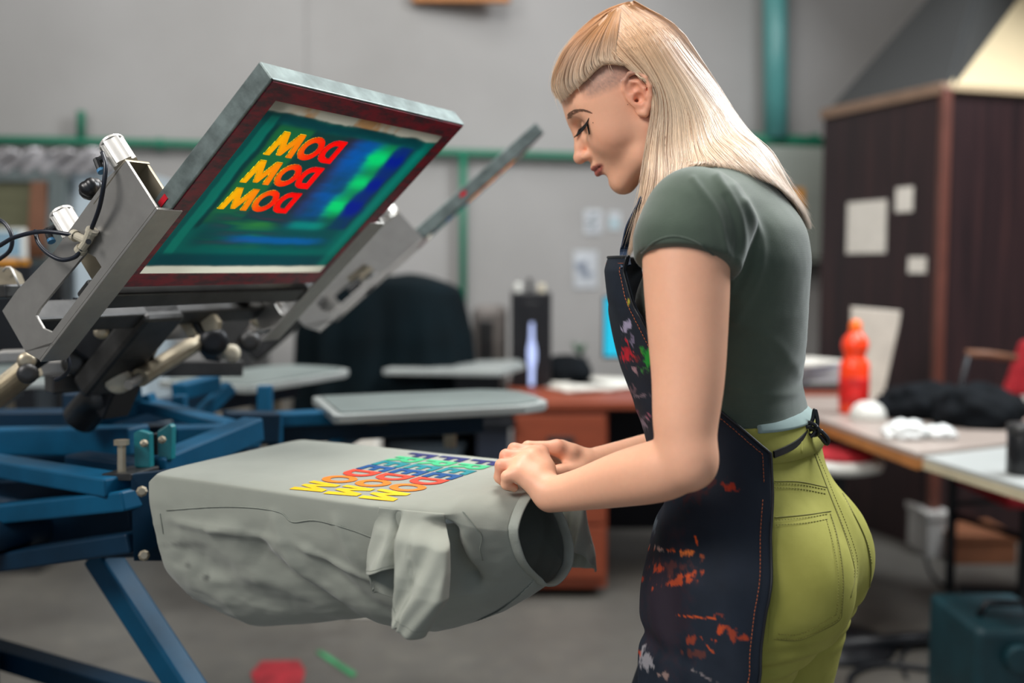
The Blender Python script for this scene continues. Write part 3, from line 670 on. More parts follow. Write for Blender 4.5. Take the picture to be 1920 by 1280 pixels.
# ---------------------------------------------------------------- print head in local frame (x=u along arm, y=v across, z=n)
A0 = np.array([-.272, 1.151, 1.462]); U = np.array([.666, -.3646, .6508]); V1 = np.array([.4802, .8771, 0]); N1 = np.cross(U, V1)
def M4(o, x, y, z):
    return Matrix(((x[0], y[0], z[0], o[0]), (x[1], y[1], z[1], o[1]), (x[2], y[2], z[2], o[2]), (0, 0, 0, 1)))
M1 = M4(A0, U, V1, N1)
def head_local(px, py, v=None, n=None):
    if v is not None: q = onplane(px, py, A0+V1*v, V1)
    else: q = onplane(px, py, A0+N1*n, N1)
    q = q-A0; return (q@U, q@V1, q@N1)
def rbox(mb, u0, u1, v0, v1, n0, n1): return mb.abox(u0, u1, v0, v1, n0, n1)
def make_head(label):
    rt = bpy.data.objects.new('print_head', None); link(rt); tag(rt, label, 'print head', 'print heads of the press')
    for side, vv in ((0, -.022), (1, .442)):
        vin = 1 if side == 0 else -1
        wall = [(-.535, .028), (-.52, .003), (-.219, .003), (-.219, .08), (-.258, .088), (-.40, .088), (-.49, .1), (-.535, .1)]
        slot = [(-.484, .028), (-.474, .014), (-.462, .008+.006), (-.343, .014), (-.343, .03), (-.352, .046), (-.47, .052), (-.484, .05)]
        mb = MB().prism([[(u, vv, n) for u, n in wall], [(u, vv, n) for u, n in slot]], (0, .004*vin, 0)); arm = mb.build('side_arm', 'aluminium', rt, bevel=.0008)
        rbox(MB(), -.52, -.219, min(vv, vv+.04*vin), max(vv, vv+.04*vin), -.001, .003).build('ledge', 'aluminium', arm, bevel=.0008)
        MB().prism([[(-.484, vv, .0), (-.535, vv, .028), (-.535, vv, .03), (-.484, vv, .004)]], (0, .04*vin, 0)).build('end_lip', 'aluminium', arm)
        # clamp hood at the front end
        rbox(MB(), -.30, -.2195, min(vv, vv+.037*vin), max(vv, vv+.037*vin), .079, .0825).build('clamp_hood', 'steel_tan', arm, bevel=.0008)
        rbox(MB(), -.30, -.221, min(vv+.033*vin, vv+.037*vin), max(vv+.033*vin, vv+.037*vin), .034, .0825).build('hood_wall', 'steel_tan', arm, bevel=.0008)
        rbox(MB(), -.40, -.24, min(vv+.034*vin, vv+.037*vin), max(vv+.034*vin, vv+.037*vin), .035, .088).build('inner_wall', 'steel_tan', arm)
        for uc in (-.236, -.368):
            vc = vv+.016*vin
            G = MB(); pr = []
            for k in range(64):
                a = 2*PI*k/64; rr = .0165*(1+.09*math.cos(4*a)**1) if True else 0
                if abs(((a+PI/4) % (PI/2))-PI/4) < .14: rr *= .80
                pr.append((uc+rr*math.cos(a), vc+rr*math.sin(a)))
            G.prism([[(a, b, .088) for a, b in pr]], (0, 0, .036)); cyl = G.build('air_cylinder', 'aluminium_bright', rt, bevel=.0008)
            MB().lathe([(.013, 0), (.0165, .001), (.0165, .004), (.014, .006)], (uc, vc, .124), seg=28).build('end_cap', 'aluminium_bright', cyl, smooth=False)
            MB().tube([(uc, vc, .128), (uc, vc, .133)], .007, 12).build('piston_nut', 'steel_tan', cyl)
            if side == 0:
                MB().tube([(uc-.016, vc-.006, .118), (uc-.024, vc-.012, .118)], .0045, 10).tube([(uc-.024, vc-.012, .121), (uc-.026, vc-.014, .104)], .0048, 10).build('elbow_fitting', 'black_plastic', cyl, label='black elbow fitting')
                MB().tube([(uc-.026, vc-.014, .105), (uc-.0262, vc-.0142, .101)], .0053, 12).build('release_ring', mat('ring_blue', rgb(60, 120, 160), .4) if 'ring_blue' not in MAT else 'ring_blue', cyl, label='blue release ring')
        if side == 0:   # knob between the cylinders
            mb = MB(); c = (-.303, .0-.004, 0)
            MB().tube([(-.303, -.006, .088), (-.303, -.006, .1)], .0035, 10).build('knob_stem', 'steel_tan', rt)
            pr = [(.003, 0), (.011, .002), (.0155, .008), (.0165, .014), (.0145, .0195), (.009, .022), (.003, .0225)]
            vv_ = []; seg = 40
            for (r_, z_) in pr:
                for k in range(seg):
                    a = 2*PI*k/seg; f_ = 1-.13*(0.5+.5*math.cos(6*a))**3*(1 if r_ > .008 else 0)
                    vv_.append((-.303+r_*f_*math.cos(a), -.006+r_*f_*math.sin(a), .099+z_))
            fs = [(i*seg+k, i*seg+(k+1) % seg, (i+1)*seg+(k+1) % seg, (i+1)*seg+k) for i in range(len(pr)-1) for k in range(seg)]
            fs.append(tuple((len(pr)-1)*seg+k for k in range(seg)))
            MB().add(vv_, fs).build('clamp_knob', 'black_plastic', rt, smooth=True, label='black lobed knob')
    # rear crossbeam, carriage plates, brackets
    rbox(MB(), -.415, -.385, -.01, .43, .002, .03).build('rear_beam', 'steel_dark', rt, bevel=.003)
    rbox(MB(), -.535, -.50, -.015, .435, .055, .09).build('hinge_beam', 'steel_dark', rt, bevel=.004)
    rbox(MB(), -.70, -.50, .17, .25, .045, .085).build('carriage_arm', 'steel_dark', rt, bevel=.008)
    return rt
H1 = make_head('near print head with grey side arms clamping the raised MOD screen'); H1.matrix_basis = M1

mat('emulsion_white', rgb(196, 196, 180), .5, 0, .08, 20)
def sheet_mat(name):
    t = NT(name); a = t.add('ShaderNodeAttribute', attribute_name='Col'); t.col(a.outputs['Color']); t.set(Roughness=.32)
    tr = t.add('ShaderNodeBsdfTranslucent'); t.l.new(a.outputs['Color'], tr.inputs[0]); mx = t.add('ShaderNodeMixShader'); mx.inputs[0].default_value = .72
    t.l.new(t.b.outputs[0], mx.inputs[1]); t.l.new(tr.outputs[0], mx.inputs[2]); t.l.new(mx.outputs[0], t.n['Material Output'].inputs[0]); MAT[name] = t.m
sheet_mat('mesh_sheet'); sheet_mat('ink_print')
t = NT('red_border'); t.set(Roughness=.35)
t.col(t.mix(t.ramp(t.noise(22, 6, .7, (3, 1, 1)), [(.42, (0, 0, 0, 1)), (.6, (1, 1, 1, 1))]), rgb(140, 8, 40), rgb(66, 30, 44))); MAT['red_border'] = t.m

GLY = {}
def ringpts(cx, cy, rx, ry, n=28, a0=0, a1=2*PI): return [(cx+rx*math.cos(a), cy+ry*math.sin(a)) for a in np.linspace(a0, a1, n, endpoint=(a1-a0 < 2*PI-.01))]
GLY['M'] = (1.22, [[(0, 0), (.13, 1), (.39, 1), (.61, .45), (.83, 1), (1.09, 1), (1.22, 0), (.96, 0), (.90, .56), (.70, .05), (.52, .05), (.32, .56), (.26, 0)]])
GLY['O'] = (1.04, [ringpts(.52, .5, .52, .51), ringpts(.52, .5, .27, .28)])
GLY['D'] = (.92, [[(0, 0), (.42, 0)]+ringpts(.42, .5, .5, .5, 18, -PI/2, PI/2)+[(0, 1)], [(.25, .22), (.25, .78), (.40, .78)]+ringpts(.40, .5, .25, .28, 12, PI/2, -PI/2)+[(.40, .22)]])
GLY['F'] = (.66, [[(0, 0), (.25, 0), (.25, .38), (.58, .38), (.58, .59), (.25, .59), (.25, .79), (.62, .79), (.62, 1), (0, 1)]])
GLY['E'] = (.68, [[(0, 0), (.64, 0), (.64, .21), (.25, .21), (.25, .40), (.58, .40), (.58, .60), (.25, .60), (.25, .79), (.64, .79), (.64, 1), (0, 1)]])
GLY['R'] = (.80, [[(0, 0), (.25, 0), (.25, .38), (.30, .38), (.52, 0), (.82, 0), (.55, .42)]+ringpts(.45, .70, .29, .30, 12, -PI/3, PI/2)+[(0, 1)], [(.25, .57), (.25, .80), (.40, .80)]+ringpts(.40, .685, .11, .115, 8, PI/2, -PI/2)])
def glyph_mesh(ch, fn, thick, fine=.0):
    """fn(x,y)-> 3d point ; returns (V,F) of an extruded flat letter"""
    loops = GLY[ch][1]; L = [[np.asarray(fn(x, y)) for x, y in lp] for lp in loops]
    ex = thick; tris = tessellate_polygon([[Vector((x, y, 0)) for x, y in lp] for lp in loops]); flat = [p for lp in L for p in lp]; n = len(flat)
    V = flat+[p+ex for p in flat]; F = [tuple(t) for t in tris]+[tuple(i+n for i in reversed(t)) for t in tris]; o = 0
    for lp in L:
        k = len(lp)
        for i in range(k): a, b = o+i, o+(i+1) % k; F.append((a, b, b+n, a+n))
        o += k
    return V, F
def sheet_colour(s, v):
    """colours of the stencil sheet, s = distance from the free end, v = across"""
    p = np.stack([s*1., v*1., np.zeros_like(s)], -1); nz = lattice_noise(p*[1, 1, 1], 30, 3, 4); st = lattice_noise(p*[60, 9, 1], 1, 5, 3)
    C = np.zeros(s.shape+(3,)); base = np.array(rgb(0, 82, 76)[:3]); dark = np.array(rgb(0, 58, 66)[:3]); C[:] = base
    def mixin(m, c, k=1): m = np.clip(m*k, 0, 1)[..., None]; C[:] = C*(1-m)+np.array(rgb(*c)[:3])*m
    def band(x, a, b, w=.004): return 1/(1+np.exp(-(x-a)/w*2))/(1+np.exp((x-b)/w*2))
    mixin(band(s+.008*nz, .045, .062)+band(s, .30, .33), (2, 44, 56), .8)
    mixin(band(v, .368, .40, .006), (4, 120, 104), .5)
    mixin(band(v+.004*nz, .058, .068, .002)*band(s, .06, .25), (2, 40, 44), .9)
    q = band(s, .062, .24, .003); inside = q*band(v+.004*nz, .066, .36, .003)
    mixin(inside, (14, 40, 40), .85)
    mixin(q*band(v+.003*nz, .068, .13, .003), (20, 92, 50), .8); mixin(band(v+.003*nz, .040, .056, .0015)*band(s, .05, .30, .003), (6, 112, 96), .6); mixin(band(v+.002*nz, .030, .040, .001), (2, 60, 62), .6)
    mixin(q*band(v, .20, .235, .01), (40, 20, 40), .7)
    mixin(q*band(v+.01*st, .222, .285, .012)*(.6+.5*st+.3*nz), (0, 74, 150), 1.1)
    rows = sum(np.exp(-((s-c)/.014)**2) for c in (.092, .142, .193))
    mixin(q*band(v+.012*st+.006*nz, .275, .315, .007)*(.35+.75*rows)*(1+.6*st), (0, 178, 96), 1.0)
    mixin(q*band(v+.01*nz, .318, .355, .006)*(.55+.5*rows)*(1+.5*nz), (0, 22, 118), 1.0)
    low = band(s+.006*nz, .215, .285, .006)*band(v, .07, .35, .01)
    mixin(low, (6, 52, 60), .7); mixin(low*np.clip(st*2+.1, 0, 1)*band(v, .07, .20, .02), (36, 110, 50), .8)
    mixin(low*np.clip(-st*2, 0, 1)*band(v, .1, .2, .02), (66, 34, 56), .8); mixin(band(s+.003*nz, .262, .275, .003)*band(v, .14, .32, .02), (0, 78, 140), .9)
    mixin(band(s, .228, .243, .004)*band(v, .23, .30, .01), (0, 120, 110), .8)
    mixin(band(s+.004*nz, .0, .043, .0015)+band(s+.002*nz, .326, .40, .0015)+band(v, .398, .5, .001), (186, 186, 172), 1)
    mixin(band(s, .0, .043, .001)*np.clip(nz*3-.3, 0, 1)*band(v, .08, .3, .02), (178, 132, 80), .9)
    return C
def inpoly(x, y, poly):
    c = np.zeros(x.shape, bool); n = len(poly)
    for i in range(n):
        x1, y1 = poly[i]; x2, y2 = poly[(i+1) % n]
        c ^= ((y1 > y) != (y2 > y)) & (x < (x2-x1)*(y-y1)/(y2-y1+1e-12)+x1)
    return c
def ink_ramp(v):
    tt = np.clip((v-.075)/.135, 0, 1); c0, c1, c2, c3 = [np.array(rgb(*c)[:3]) for c in ((255, 232, 20), (255, 205, 20), (255, 130, 16), (255, 24, 24))]; tt = tt[:, None]
    return np.where(tt < .35, c0+(c1-c0)*tt/.35, np.where(tt < .55, c1+(c2-c1)*(tt-.35)/.2, c2+(c3-c2)*np.clip((tt-.55)/.22, 0, 1)))
def ink_under(SS, VV, C):
    for ri, (sa, sb) in enumerate([(.071, .112), (.121, .1625), (.172, .2125)]):
        x = .075
        for ch, wd_ in (('M', .053), ('O', .042), ('D', .036)):
            gw = GLY[ch][0]; kx = wd_/gw*.98; gx = (VV+.002*ri-x)/kx; gy = (sb-SS)/.041
            if ch == 'D': gx = gw-gx
            m = np.zeros(SS.shape, bool)
            for lp in GLY[ch][1]: m ^= inpoly(gx, gy, lp)
            C[m] = ink_ramp(VV[m]); x += wd_
def make_screen(label, full=True):
    rt = bpy.data.objects.new('printing_screen', None); link(rt); tag(rt, label, 'printing screen', 'printing screens of the press')
    w = .028; h = .028; L = .369; W = .42; mb = MB()
    # mitred frame
    o = [(0, 0), (0, W), (-L, W), (-L, 0)]; i = [(-w, w), (-w, W-w), (-L+w, W-w), (-L+w, w)]
    for k in range(4):
        k2 = (k+1) % 4; mb.prism([[(o[k][0], o[k][1], .0015), (o[k2][0], o[k2][1], .0015), (i[k2][0], i[k2][1], .0015), (i[k][0], i[k][1], .0015)]], (0, 0, h))
    mb.build('frame', 'galvanised', rt, bevel=.0015)
    mb = MB()
    for k in range(4):
        k2 = (k+1) % 4; f_ = .94
        def sh(p): return (-.003+p[0]*.985, .003+p[1]*.986)
        a, b = sh(o[k]), sh(o[k2]); mb.prism([[(a[0], a[1], .0), (b[0], b[1], .0), (i[k2][0], i[k2][1], .0), (i[k][0], i[k][1], .0)]], (0, 0, .0014))
    mb.build('red_border', 'red_border', rt, label='dark red ink-stained underside border')
    nu, nv = 230, 260; s_ = np.linspace(.0275, L-.0275, nu); v_ = np.linspace(.0275, W-.0275, nv); SS, VV = np.meshgrid(s_, v_, indexing='ij')
    Vt = np.stack([-SS, VV, np.full_like(SS, .0012)], -1).reshape(-1, 3); idx = np.arange(nu*nv).reshape(nu, nv)
    Q = np.stack([idx[:-1, :-1], idx[1:, :-1], idx[1:, 1:], idx[:-1, 1:]], -1).reshape(-1, 4)
    SC_ = sheet_colour(SS, VV); ink_under(SS, VV, SC_); sh = fastmesh('mesh_sheet', Vt, Q, 'mesh_sheet', rt); setcol(sh, SC_.reshape(-1, 3))
    if full:
        Y = [(.071, .112), (.121, .1625), (.172, .2125)]; hh = .041
        for ri, (sa, sb) in enumerate(Y):
            x = .075; sc = .0415
            for ch, wd_ in (('M', .053), ('O', .042), ('D', .036)):
                gw = GLY[ch][0]; kx = wd_/gw*.98
                def fn(gx, gy, ch=ch, x=x, kx=kx, sb=sb, gw=gw):
                    if ch == 'D': gx = gw-gx
                    return (-(sb-gy*hh), x+gx*kx-.002*ri, .0002)
                Vv, Ff = glyph_mesh(ch, fn, np.array([0, 0, .0006])); q = mesh('stencil_letter', Vv, Ff, 'ink_print', rt, label='letter %s glowing through the stencil' % ch)
                cc = ink_ramp(np.array(Vv)[:, 1])
                setcol(q, cc); x += wd_
    # smudges of red ink at the corner
    q = MB().box((-.222, -.0005, .018), np.eye(3), .008, .0006, .004).build('ink_smear', 'red_smear' if 'red_smear' in MAT else mat('red_smear', rgb(200, 16, 40), .4), rt, label='bright red ink smear')
    q.rotation_euler = (0, 0, 0)
    return rt
S1 = make_screen('raised printing screen with mirrored MOD letters three times, seen from below'); S1.matrix_basis = M1
def copy_tree(o, parent=None):
    c = o.copy(); COL.objects.link(c); c.parent = parent
    for ch in list(o.children): copy_tree(ch, c)
    return c
Hp = Vector((-.60, .2, -.02)); 
def M_at(ddeg, dtilt, k=(0, 0, 0)):
    Rz = Matrix.Translation(Vector(C0)) @ Matrix.Rotation(math.radians(ddeg), 4, 'Z') @ Matrix.Translation(-Vector(C0))
    T = Matrix.Translation(Hp) @ Matrix.Rotation(math.radians(-dtilt), 4, 'Y') @ Matrix.Translation(-Hp)
    return Matrix.Translation(Vector(k)) @ Rz @ M1 @ T
M2_ = M_at(47.9, 3)
M2_ = M_at(34, .8, (.025, .50, -.015))
H2 = copy_tree(H1); H2.matrix_basis = M2_; H2['label'] = 'second print head with bright side arms behind the near screen'
S2 = copy_tree(S1); S2.matrix_basis = M2_ @ Matrix.Translation((.133, 0, 0)); S2['label'] = 'second raised screen seen edge-on between the near screen and the woman'

# ---- hoses (top-level: they run between fittings)
hose_m = mat('hose_black', rgb(20, 26, 38), .35)
def hl(px, py, v=-.03): return onplane(px, py, A0+V1*v, V1)
def hose(pts, lb, r=.0028, g='air hoses on the near print head'):
    q = MB().tube(spline(pts, 40), r, 10).build('air_hose', 'hose_black', None, smooth=True); tag(q, lb, 'hose', g); return q
hose([hl(192, 286), hl(198, 310, -.036), hl(194, 350, -.04), hl(186, 390, -.036), hl(172, 428, -.032)], 'black air hose dropping from the upper cylinder to the white fitting')
hose([hl(-30, 478, -.06), hl(0, 460, -.055), hl(30, 444, -.05), hl(80, 434, -.045), hl(138, 440, -.034)], 'black air hose arching in from the left edge to the white fitting')
hose([hl(66, 432, -.036), hl(72, 455, -.04), hl(90, 475, -.042), hl(115, 487, -.04), hl(140, 482, -.036), hl(152, 468, -.033)], 'black air hose looping from the lower cylinder round under the white fitting')
hose([hl(-20, 405, -.02), hl(8, 418, -.02), hl(22, 442, -.02), hl(18, 470, -.02), hl(-10, 492, -.02)], 'black air hose loop at the very left edge of the picture')
hose([hl(121, 645, .03), hl(127, 668, .03), hl(130, 690, .03), hl(118, 705, .03), hl(104, 712, .03)], 'black air hose hanging below the lower end of the grey arm')
rt = thing('hose_fitting', 'white Y-shaped hose fitting on the face of the grey side arm', 'fitting')
mb = MB().tube([hl(163, 452), hl(171, 434)], .0062, 12).tube([hl(163, 452), hl(140, 441)], .0055, 12).tube([hl(163, 452), hl(152, 468)], .0055, 12)
mb.build('fitting_body', 'cream_plastic', rt, bevel=.0005)
MB().tube([hl(171, 436), hl(174, 430)], .0078, 14).build('collar', 'cream_plastic', rt); MB().tube([hl(143, 443), hl(137, 440)], .0075, 14).build('collar', 'cream_plastic', rt); MB().tube([hl(154, 465), hl(149, 471)], .0075, 14).build('collar', 'cream_plastic', rt)
MB().tube([hl(166, 453, -.037), hl(166, 453, -.04)], .0035, 10).build('mounting_screw', 'steel_dark', rt)

# ---- squeegee carriage & clutter under the near screen
rt = thing('squeegee_carriage', 'tan and silver squeegee carriage plates below the raised screen', 'squeegee carriage')
dd = 1.62
def cp(x, y, d=dd): return P(x, y, d)
def plate(nm, pts, m, d0=dd, th=.012, holes=(), bev=.002, par=None):
    lp = [[P(x, y, d0) for x, y in pts]]
    for (hx, hy, hr) in holes: lp.append([P(hx+hr*math.cos(a), hy+hr*math.sin(a), d0) for a in np.linspace(0, 2*PI, 12, endpoint=False)])
    return MB().prism(lp, (th*.3, th, 0)).build(nm, m, par or rt, bevel=bev)
plate('carriage_plate', [(245, 562), (312, 562), (355, 634), (262, 642), (238, 600)], 'aluminium', 1.62, .02)
plate('end_bracket', [(192, 566), (222, 562), (262, 612), (260, 626), (246, 630), (228, 628), (216, 612)], 'steel_tan', 1.60, .012, [(228, 594, 5)])
plate('end_bracket', [(346, 556), (372, 548), (410, 604), (408, 618), (382, 622), (370, 610)], 'steel_tan', 1.63, .012, [(380, 586, 4)])
plate('guide_rail', [(310, 565), (330, 563), (369, 628), (352, 632)], 'steel_tan', 1.615, .01)
plate('guide_rail', [(330, 560), (348, 558), (378, 625), (369, 628)], 'black_metal', 1.62, .01)
plate('backing_plate', [(170, 540), (560, 540), (545, 566), (180, 570)], 'steel_dark', 1.68, .03)
MB().tube([cp(105, 600, 1.5), cp(118, 598, 1.5)], .018, 16).build('ball_joint', 'aluminium', rt, smooth=True)
rt = thing('damping_cylinder', 'tan cylinder slanting under the raised screen toward the lower left', 'cylinder')
MB().tube([cp(262, 708, 1.6), cp(372, 640, 1.75)], .0155, 18).build('cylinder_body', 'steel_tan', rt, smooth=False)
MB().tube([cp(372, 640, 1.75), cp(392, 628, 1.78)], .02, 18).build('end_cap', 'black_metal', rt)
MB().tube([cp(240, 722, 1.57), cp(262, 708, 1.6)], .008, 12).build('piston_rod', 'aluminium', rt)
rt = thing('ribbed_cylinder', 'ribbed grey spring cylinder at the left edge below the grey arm', 'cylinder')
pts = []; rr = []
for k in range(60): t_ = k/59; pts.append(cp(-30+92*t_, 758-72*t_, 1.5)); rr.append(.017+.0022*(k % 2))
MB().tube(pts, rr, 20).build('spring_sleeve', 'steel_tan', rt, smooth=False); MB().tube([cp(60, 688, 1.5), cp(88, 668, 1.5)], .008, 12).build('piston_rod', 'black_metal', rt)
rt = thing('pivot_linkage', 'dark pivot linkage with round joints between the arm and the blue frame', 'linkage')
def joint(x, y, d, r, m): 
    a = P(x, y, d); dr = -ray(x, y); MB().lathe([(r, 0), (r*1.02, r*.1), (r*.9, r*.5), (r*.4, r*.6)], a, dr, 18).build('joint', m, rt, smooth=True)
for (x, y, d, r, m) in [(50, 676, 1.48, .013, 'steel_tan'), (52, 700, 1.47, .015, 'steel_dark'), (184, 598, 1.5, .012, 'aluminium'), (190, 622, 1.5, .011, 'steel_tan'), (222, 712, 1.6, .022, 'cream_plastic'), (434, 662, 1.8, .016, 'cream_plastic'), (452, 585, 1.85, .014, 'steel_tan'), (468, 640, 1.85, .02, 'steel_dark'), (400, 640, 1.75, .026, 'black_metal'), (140, 680, 1.6, .02, 'steel_dark'), (440, 560, 1.85, .02, 'steel_dark'), (485, 598, 1.8, .015, 'steel_tan')]: joint(x, y, d, r, m)
def lbar(nm, x0, y0, d0, x1, y1, d1, w, h, m): MB().bar(P(x0, y0, d0), P(x1, y1, d1), w, h).build(nm, m, rt, bevel=.003)
lbar('link_arm', 205, 770, 1.68, 262, 640, 1.62, .05, .04, 'black_metal')
lbar('link_arm', 150, 620, 1.6, 240, 690, 1.66, .06, .07, 'black_metal')
lbar('link_arm', 60, 690, 1.62, 190, 690, 1.66, .03, .025, 'aluminium')
lbar('link_arm', 90, 720, 1.6, 250, 708, 1.7, .035, .03, 'steel_dark')
lbar('link_arm', 0, 668, 1.66, 170, 662, 1.7, .03, .02, 'aluminium')
lbar('link_arm', 235, 650, 1.70, 285, 700, 1.72, .03, .03, 'black_metal')
lbar('link_arm', 385, 660, 1.8, 470, 560, 1.88, .04, .05, 'steel_dark')
lbar('link_arm', 430, 640, 1.85, 520, 560, 1.9, .03, .03, 'aluminium')
lbar('link_arm', 300, 690, 1.9, 455, 690, 1.95, .03, .03, 'steel_dark')
lbar('link_arm', 90, 660, 1.8, 270, 655, 1.85, .05, .06, 'black_metal')
lbar('blue_link', 100, 690, 1.75, 165, 668, 1.78, .04, .04, 'blue_paint')
lbar('blue_link', 170, 745, 1.85, 260, 735, 1.9, .05, .03, 'blue_paint')
MB().tube([cp(113, 558, 1.42), cp(114, 640, 1.42)], .0035, 8).tube([cp(142, 558, 1.43), cp(141, 582, 1.43)], .0035, 8).build('control_rod', 'black_metal', rt)
MB().tube([cp(150, 785, 1.7), cp(185, 745, 1.68), cp(205, 735, 1.66)], .03, 16).build('motor_can', 'steel_dark', rt, smooth=True)
rt = thing('rest_bracket', 'tan metal rest bracket jutting in at the left edge beside the grey arm', 'bracket')
MB().prism([[P(-60, 500, 1.55), P(22, 500, 1.48), P(36, 534, 1.46), P(-60, 540, 1.53)]], (.0, .03, -.01)).build('bracket_plate', 'steel_tan', rt, bevel=.003)
MB().bar(P(-60, 552, 1.52), P(34, 545, 1.46), .04, .02).build('bracket_bar', 'steel_dark', rt, bevel=.003)
MB().tube([P(6, 508, 1.47), P(12, 501, 1.46), P(19, 501, 1.46), P(24, 508, 1.45), P(36, 536, 1.45)], .0016, 8).build('wire_clip', 'aluminium_bright', rt, smooth=True)

# ================================================================ T-SHIRT on the platen
t = attrmat('shirt_cloth', .85, .2)
t.bump(t.noise(90, 3, .6, (1, 1, 3)), .12, .001); t.bump(t.noise(700, 2, .5), .12, .0004)
t.b.inputs['Sheen Weight'].default_value = .2
shirt = thing('t_shirt', 'grey-green t-shirt stretched over the platen with a rainbow FREEDOM print', 't-shirt', None, tuple(S(.95, .03, .967)))
RK = [.694, .71, .79, .89, .98, 1.035, 1.08, 1.12, 1.16, 1.19, 1.213]
ZB = [.76, .745, .725, .748, .772, .766, .768, .782, .80, .82, .838]
VN = [-.121, -.124, -.126, -.127, -.128, -.130, -.128, -.120, -.098, -.068, -.044]
VF = [.184, .188, .19, .19, .19, .192, .19, .178, .150, .118, .088]
ZT = [.960, .971, .972, .972, .972, .972, .972, .972, .973, .972, .969]
EX = [2.2, 2.15, 2.1, 2.1, 2.0, 1.9, 1.75, 1.7, 1.7, 1.8, 2.0]
nr, na = 200, 320
rs = np.linspace(.694, 1.213, nr); G = np.zeros((nr, na, 3)); RR = np.zeros((nr, na)); AA = np.zeros((nr, na)); dn = np.zeros((nr, na, 3))
for i, r in enumerate(rs):
    zb, vn, vf, zt_ = [np.interp(r, RK, q) for q in (ZB, VN, VF, ZT)]; ze = zt_-.012; vc = (vn+vf)/2; hw = (vf-vn)/2; k = np.interp(r, [1.1, 1.213], [0, 1])
    th_ = np.linspace(0, 2*PI, na, endpoint=False); c_, s_ = np.cos(th_), np.sin(th_)
    eu = 6*(1-k)+2.2*k; el = np.interp(r, RK, EX)
    zmid = ze*(1-k)+(zt_+zb)/2*k; hu = zt_-zmid; hd = zmid-zb
    sg = np.sign(c_); v = np.where(s_ >= 0, vc+hw*sg*np.abs(c_)**(2/eu), vc+hw*sg*np.abs(c_)**(2/el)); z = np.where(s_ >= 0, zmid+hu*np.abs(s_)**(2/eu), zmid-hd*np.abs(s_)**(2/el))
    v = v+k*.055*np.clip((zmid+.03-z)/.08, 0, 1)*np.clip((z*0+1), 0, 1)
    G[i, :, 0] = r; G[i, :, 1] = v; G[i, :, 2] = z; RR[i] = r; AA[i] = th_
R_, Vv, Z_ = G[..., 0].copy(), G[..., 1].copy(), G[..., 2].copy()
low = np.clip((.955-Z_)/.05, 0, 1); side = np.where(Vv < .03, -1, 1)
nz = lattice_noise(G*[9, 9, 14], 1, 2, 4)
def ridge(r0, z0, r1, z1, w):       # signed crease running in the (r,z) plane of the near wall
    d = np.array([r1-r0, z1-z0]); L = np.hypot(*d); d /= L; x = (R_-r0)*d[0]+(Z_-z0)*d[1]; y = -(R_-r0)*d[1]+(Z_-z0)*d[0]
    return np.exp(-(y/w)**2)*np.clip(x/L*6, 0, 1)*np.clip((L-x)/L*4, 0, 1), y
nearw = (Vv < .03).astype(float)
off = .011*nz*low
for (a, b, c, d_, w_, am) in [(.72, .905, .96, .905, .006, .005), (.95, .905, 1.10, .86, .006, .006), (.90, .91, 1.03, .80, .014, .008), (.98, .90, 1.08, .80, .012, -.007), (.80, .90, .87, .915, .008, .004), (.74, .87, .95, .78, .03, -.008), (.86, .90, 1.02, .78, .025, -.012), (1.152, .958, 1.160, .845, .013, -.034), (1.10, .95, 1.15, .84, .010, .006), (1.02, .955, 1.06, .86, .008, .005), (.92, .95, .96, .84, .010, .005), (1.135, .95, 1.19, .88, .010, .006), (.76, .82, .9, .84, .012, .004)]:
    e, y = ridge(a, b, c, d_, w_); off += am*e*nearw
off += .010*lattice_noise(G*[26, 10, 16], 1, 77, 3)*np.clip((R_-1.06)/.08, 0, 1)*nearw*np.clip((.965-Z_)/.03, 0, 1)
G[..., 1] += off*side; G[..., 2] += -.3*np.abs(off)*low*0
wr = np.clip((R_-.98)/.2, 0, 1)*np.clip((Z_-.96)/.01, 0, 1); G[..., 2] += .0012*wr*(1+lattice_noise(G*[30, 8, 1], 1, 9, 3)*3)
XYZ = C0+G[..., :1]*RAD+G[..., 1:2]*LAT+G[..., 2:3]*UP
idx = np.arange(nr*na).reshape(nr, na); jn = np.roll(idx, -1, 1)
Q = np.stack([idx[:-1], idx[1:], jn[1:], jn[:-1]], -1).reshape(-1, 4)
body = fastmesh('shirt_body', XYZ.reshape(-1, 3), Q, 'shirt_cloth', shirt)
cbase = np.array(rgb(152, 155, 144)[:3]); Cc = np.tile(cbase, (nr*na, 1)); pxx, pyy = proj(XYZ.reshape(-1, 3))
nn = lattice_noise(XYZ.reshape(-1, 3), 40, 4, 4)
Cc *= (1+.06*nn)[:, None]
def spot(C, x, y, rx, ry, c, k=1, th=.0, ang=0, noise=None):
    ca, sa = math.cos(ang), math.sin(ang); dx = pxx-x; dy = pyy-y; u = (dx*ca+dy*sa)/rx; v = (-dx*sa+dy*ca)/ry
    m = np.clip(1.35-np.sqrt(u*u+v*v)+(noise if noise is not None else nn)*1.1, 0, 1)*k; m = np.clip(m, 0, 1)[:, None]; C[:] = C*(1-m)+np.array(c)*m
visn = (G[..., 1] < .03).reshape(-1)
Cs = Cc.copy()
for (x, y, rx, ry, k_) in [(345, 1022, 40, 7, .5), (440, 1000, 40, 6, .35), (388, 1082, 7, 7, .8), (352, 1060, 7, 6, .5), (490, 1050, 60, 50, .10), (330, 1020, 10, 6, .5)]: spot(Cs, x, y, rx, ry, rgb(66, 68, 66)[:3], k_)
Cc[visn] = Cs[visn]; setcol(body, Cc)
md = body.modifiers.new('s', 'SOLIDIFY'); md.thickness = .0012; md.offset = 1
bv = bvh_of(body) if not any(shirt.location) else BVHTree.FromPolygons([Vector(p) for p in XYZ.reshape(-1, 3)], [tuple(q) for q in Q])
shirt_bvh = bv
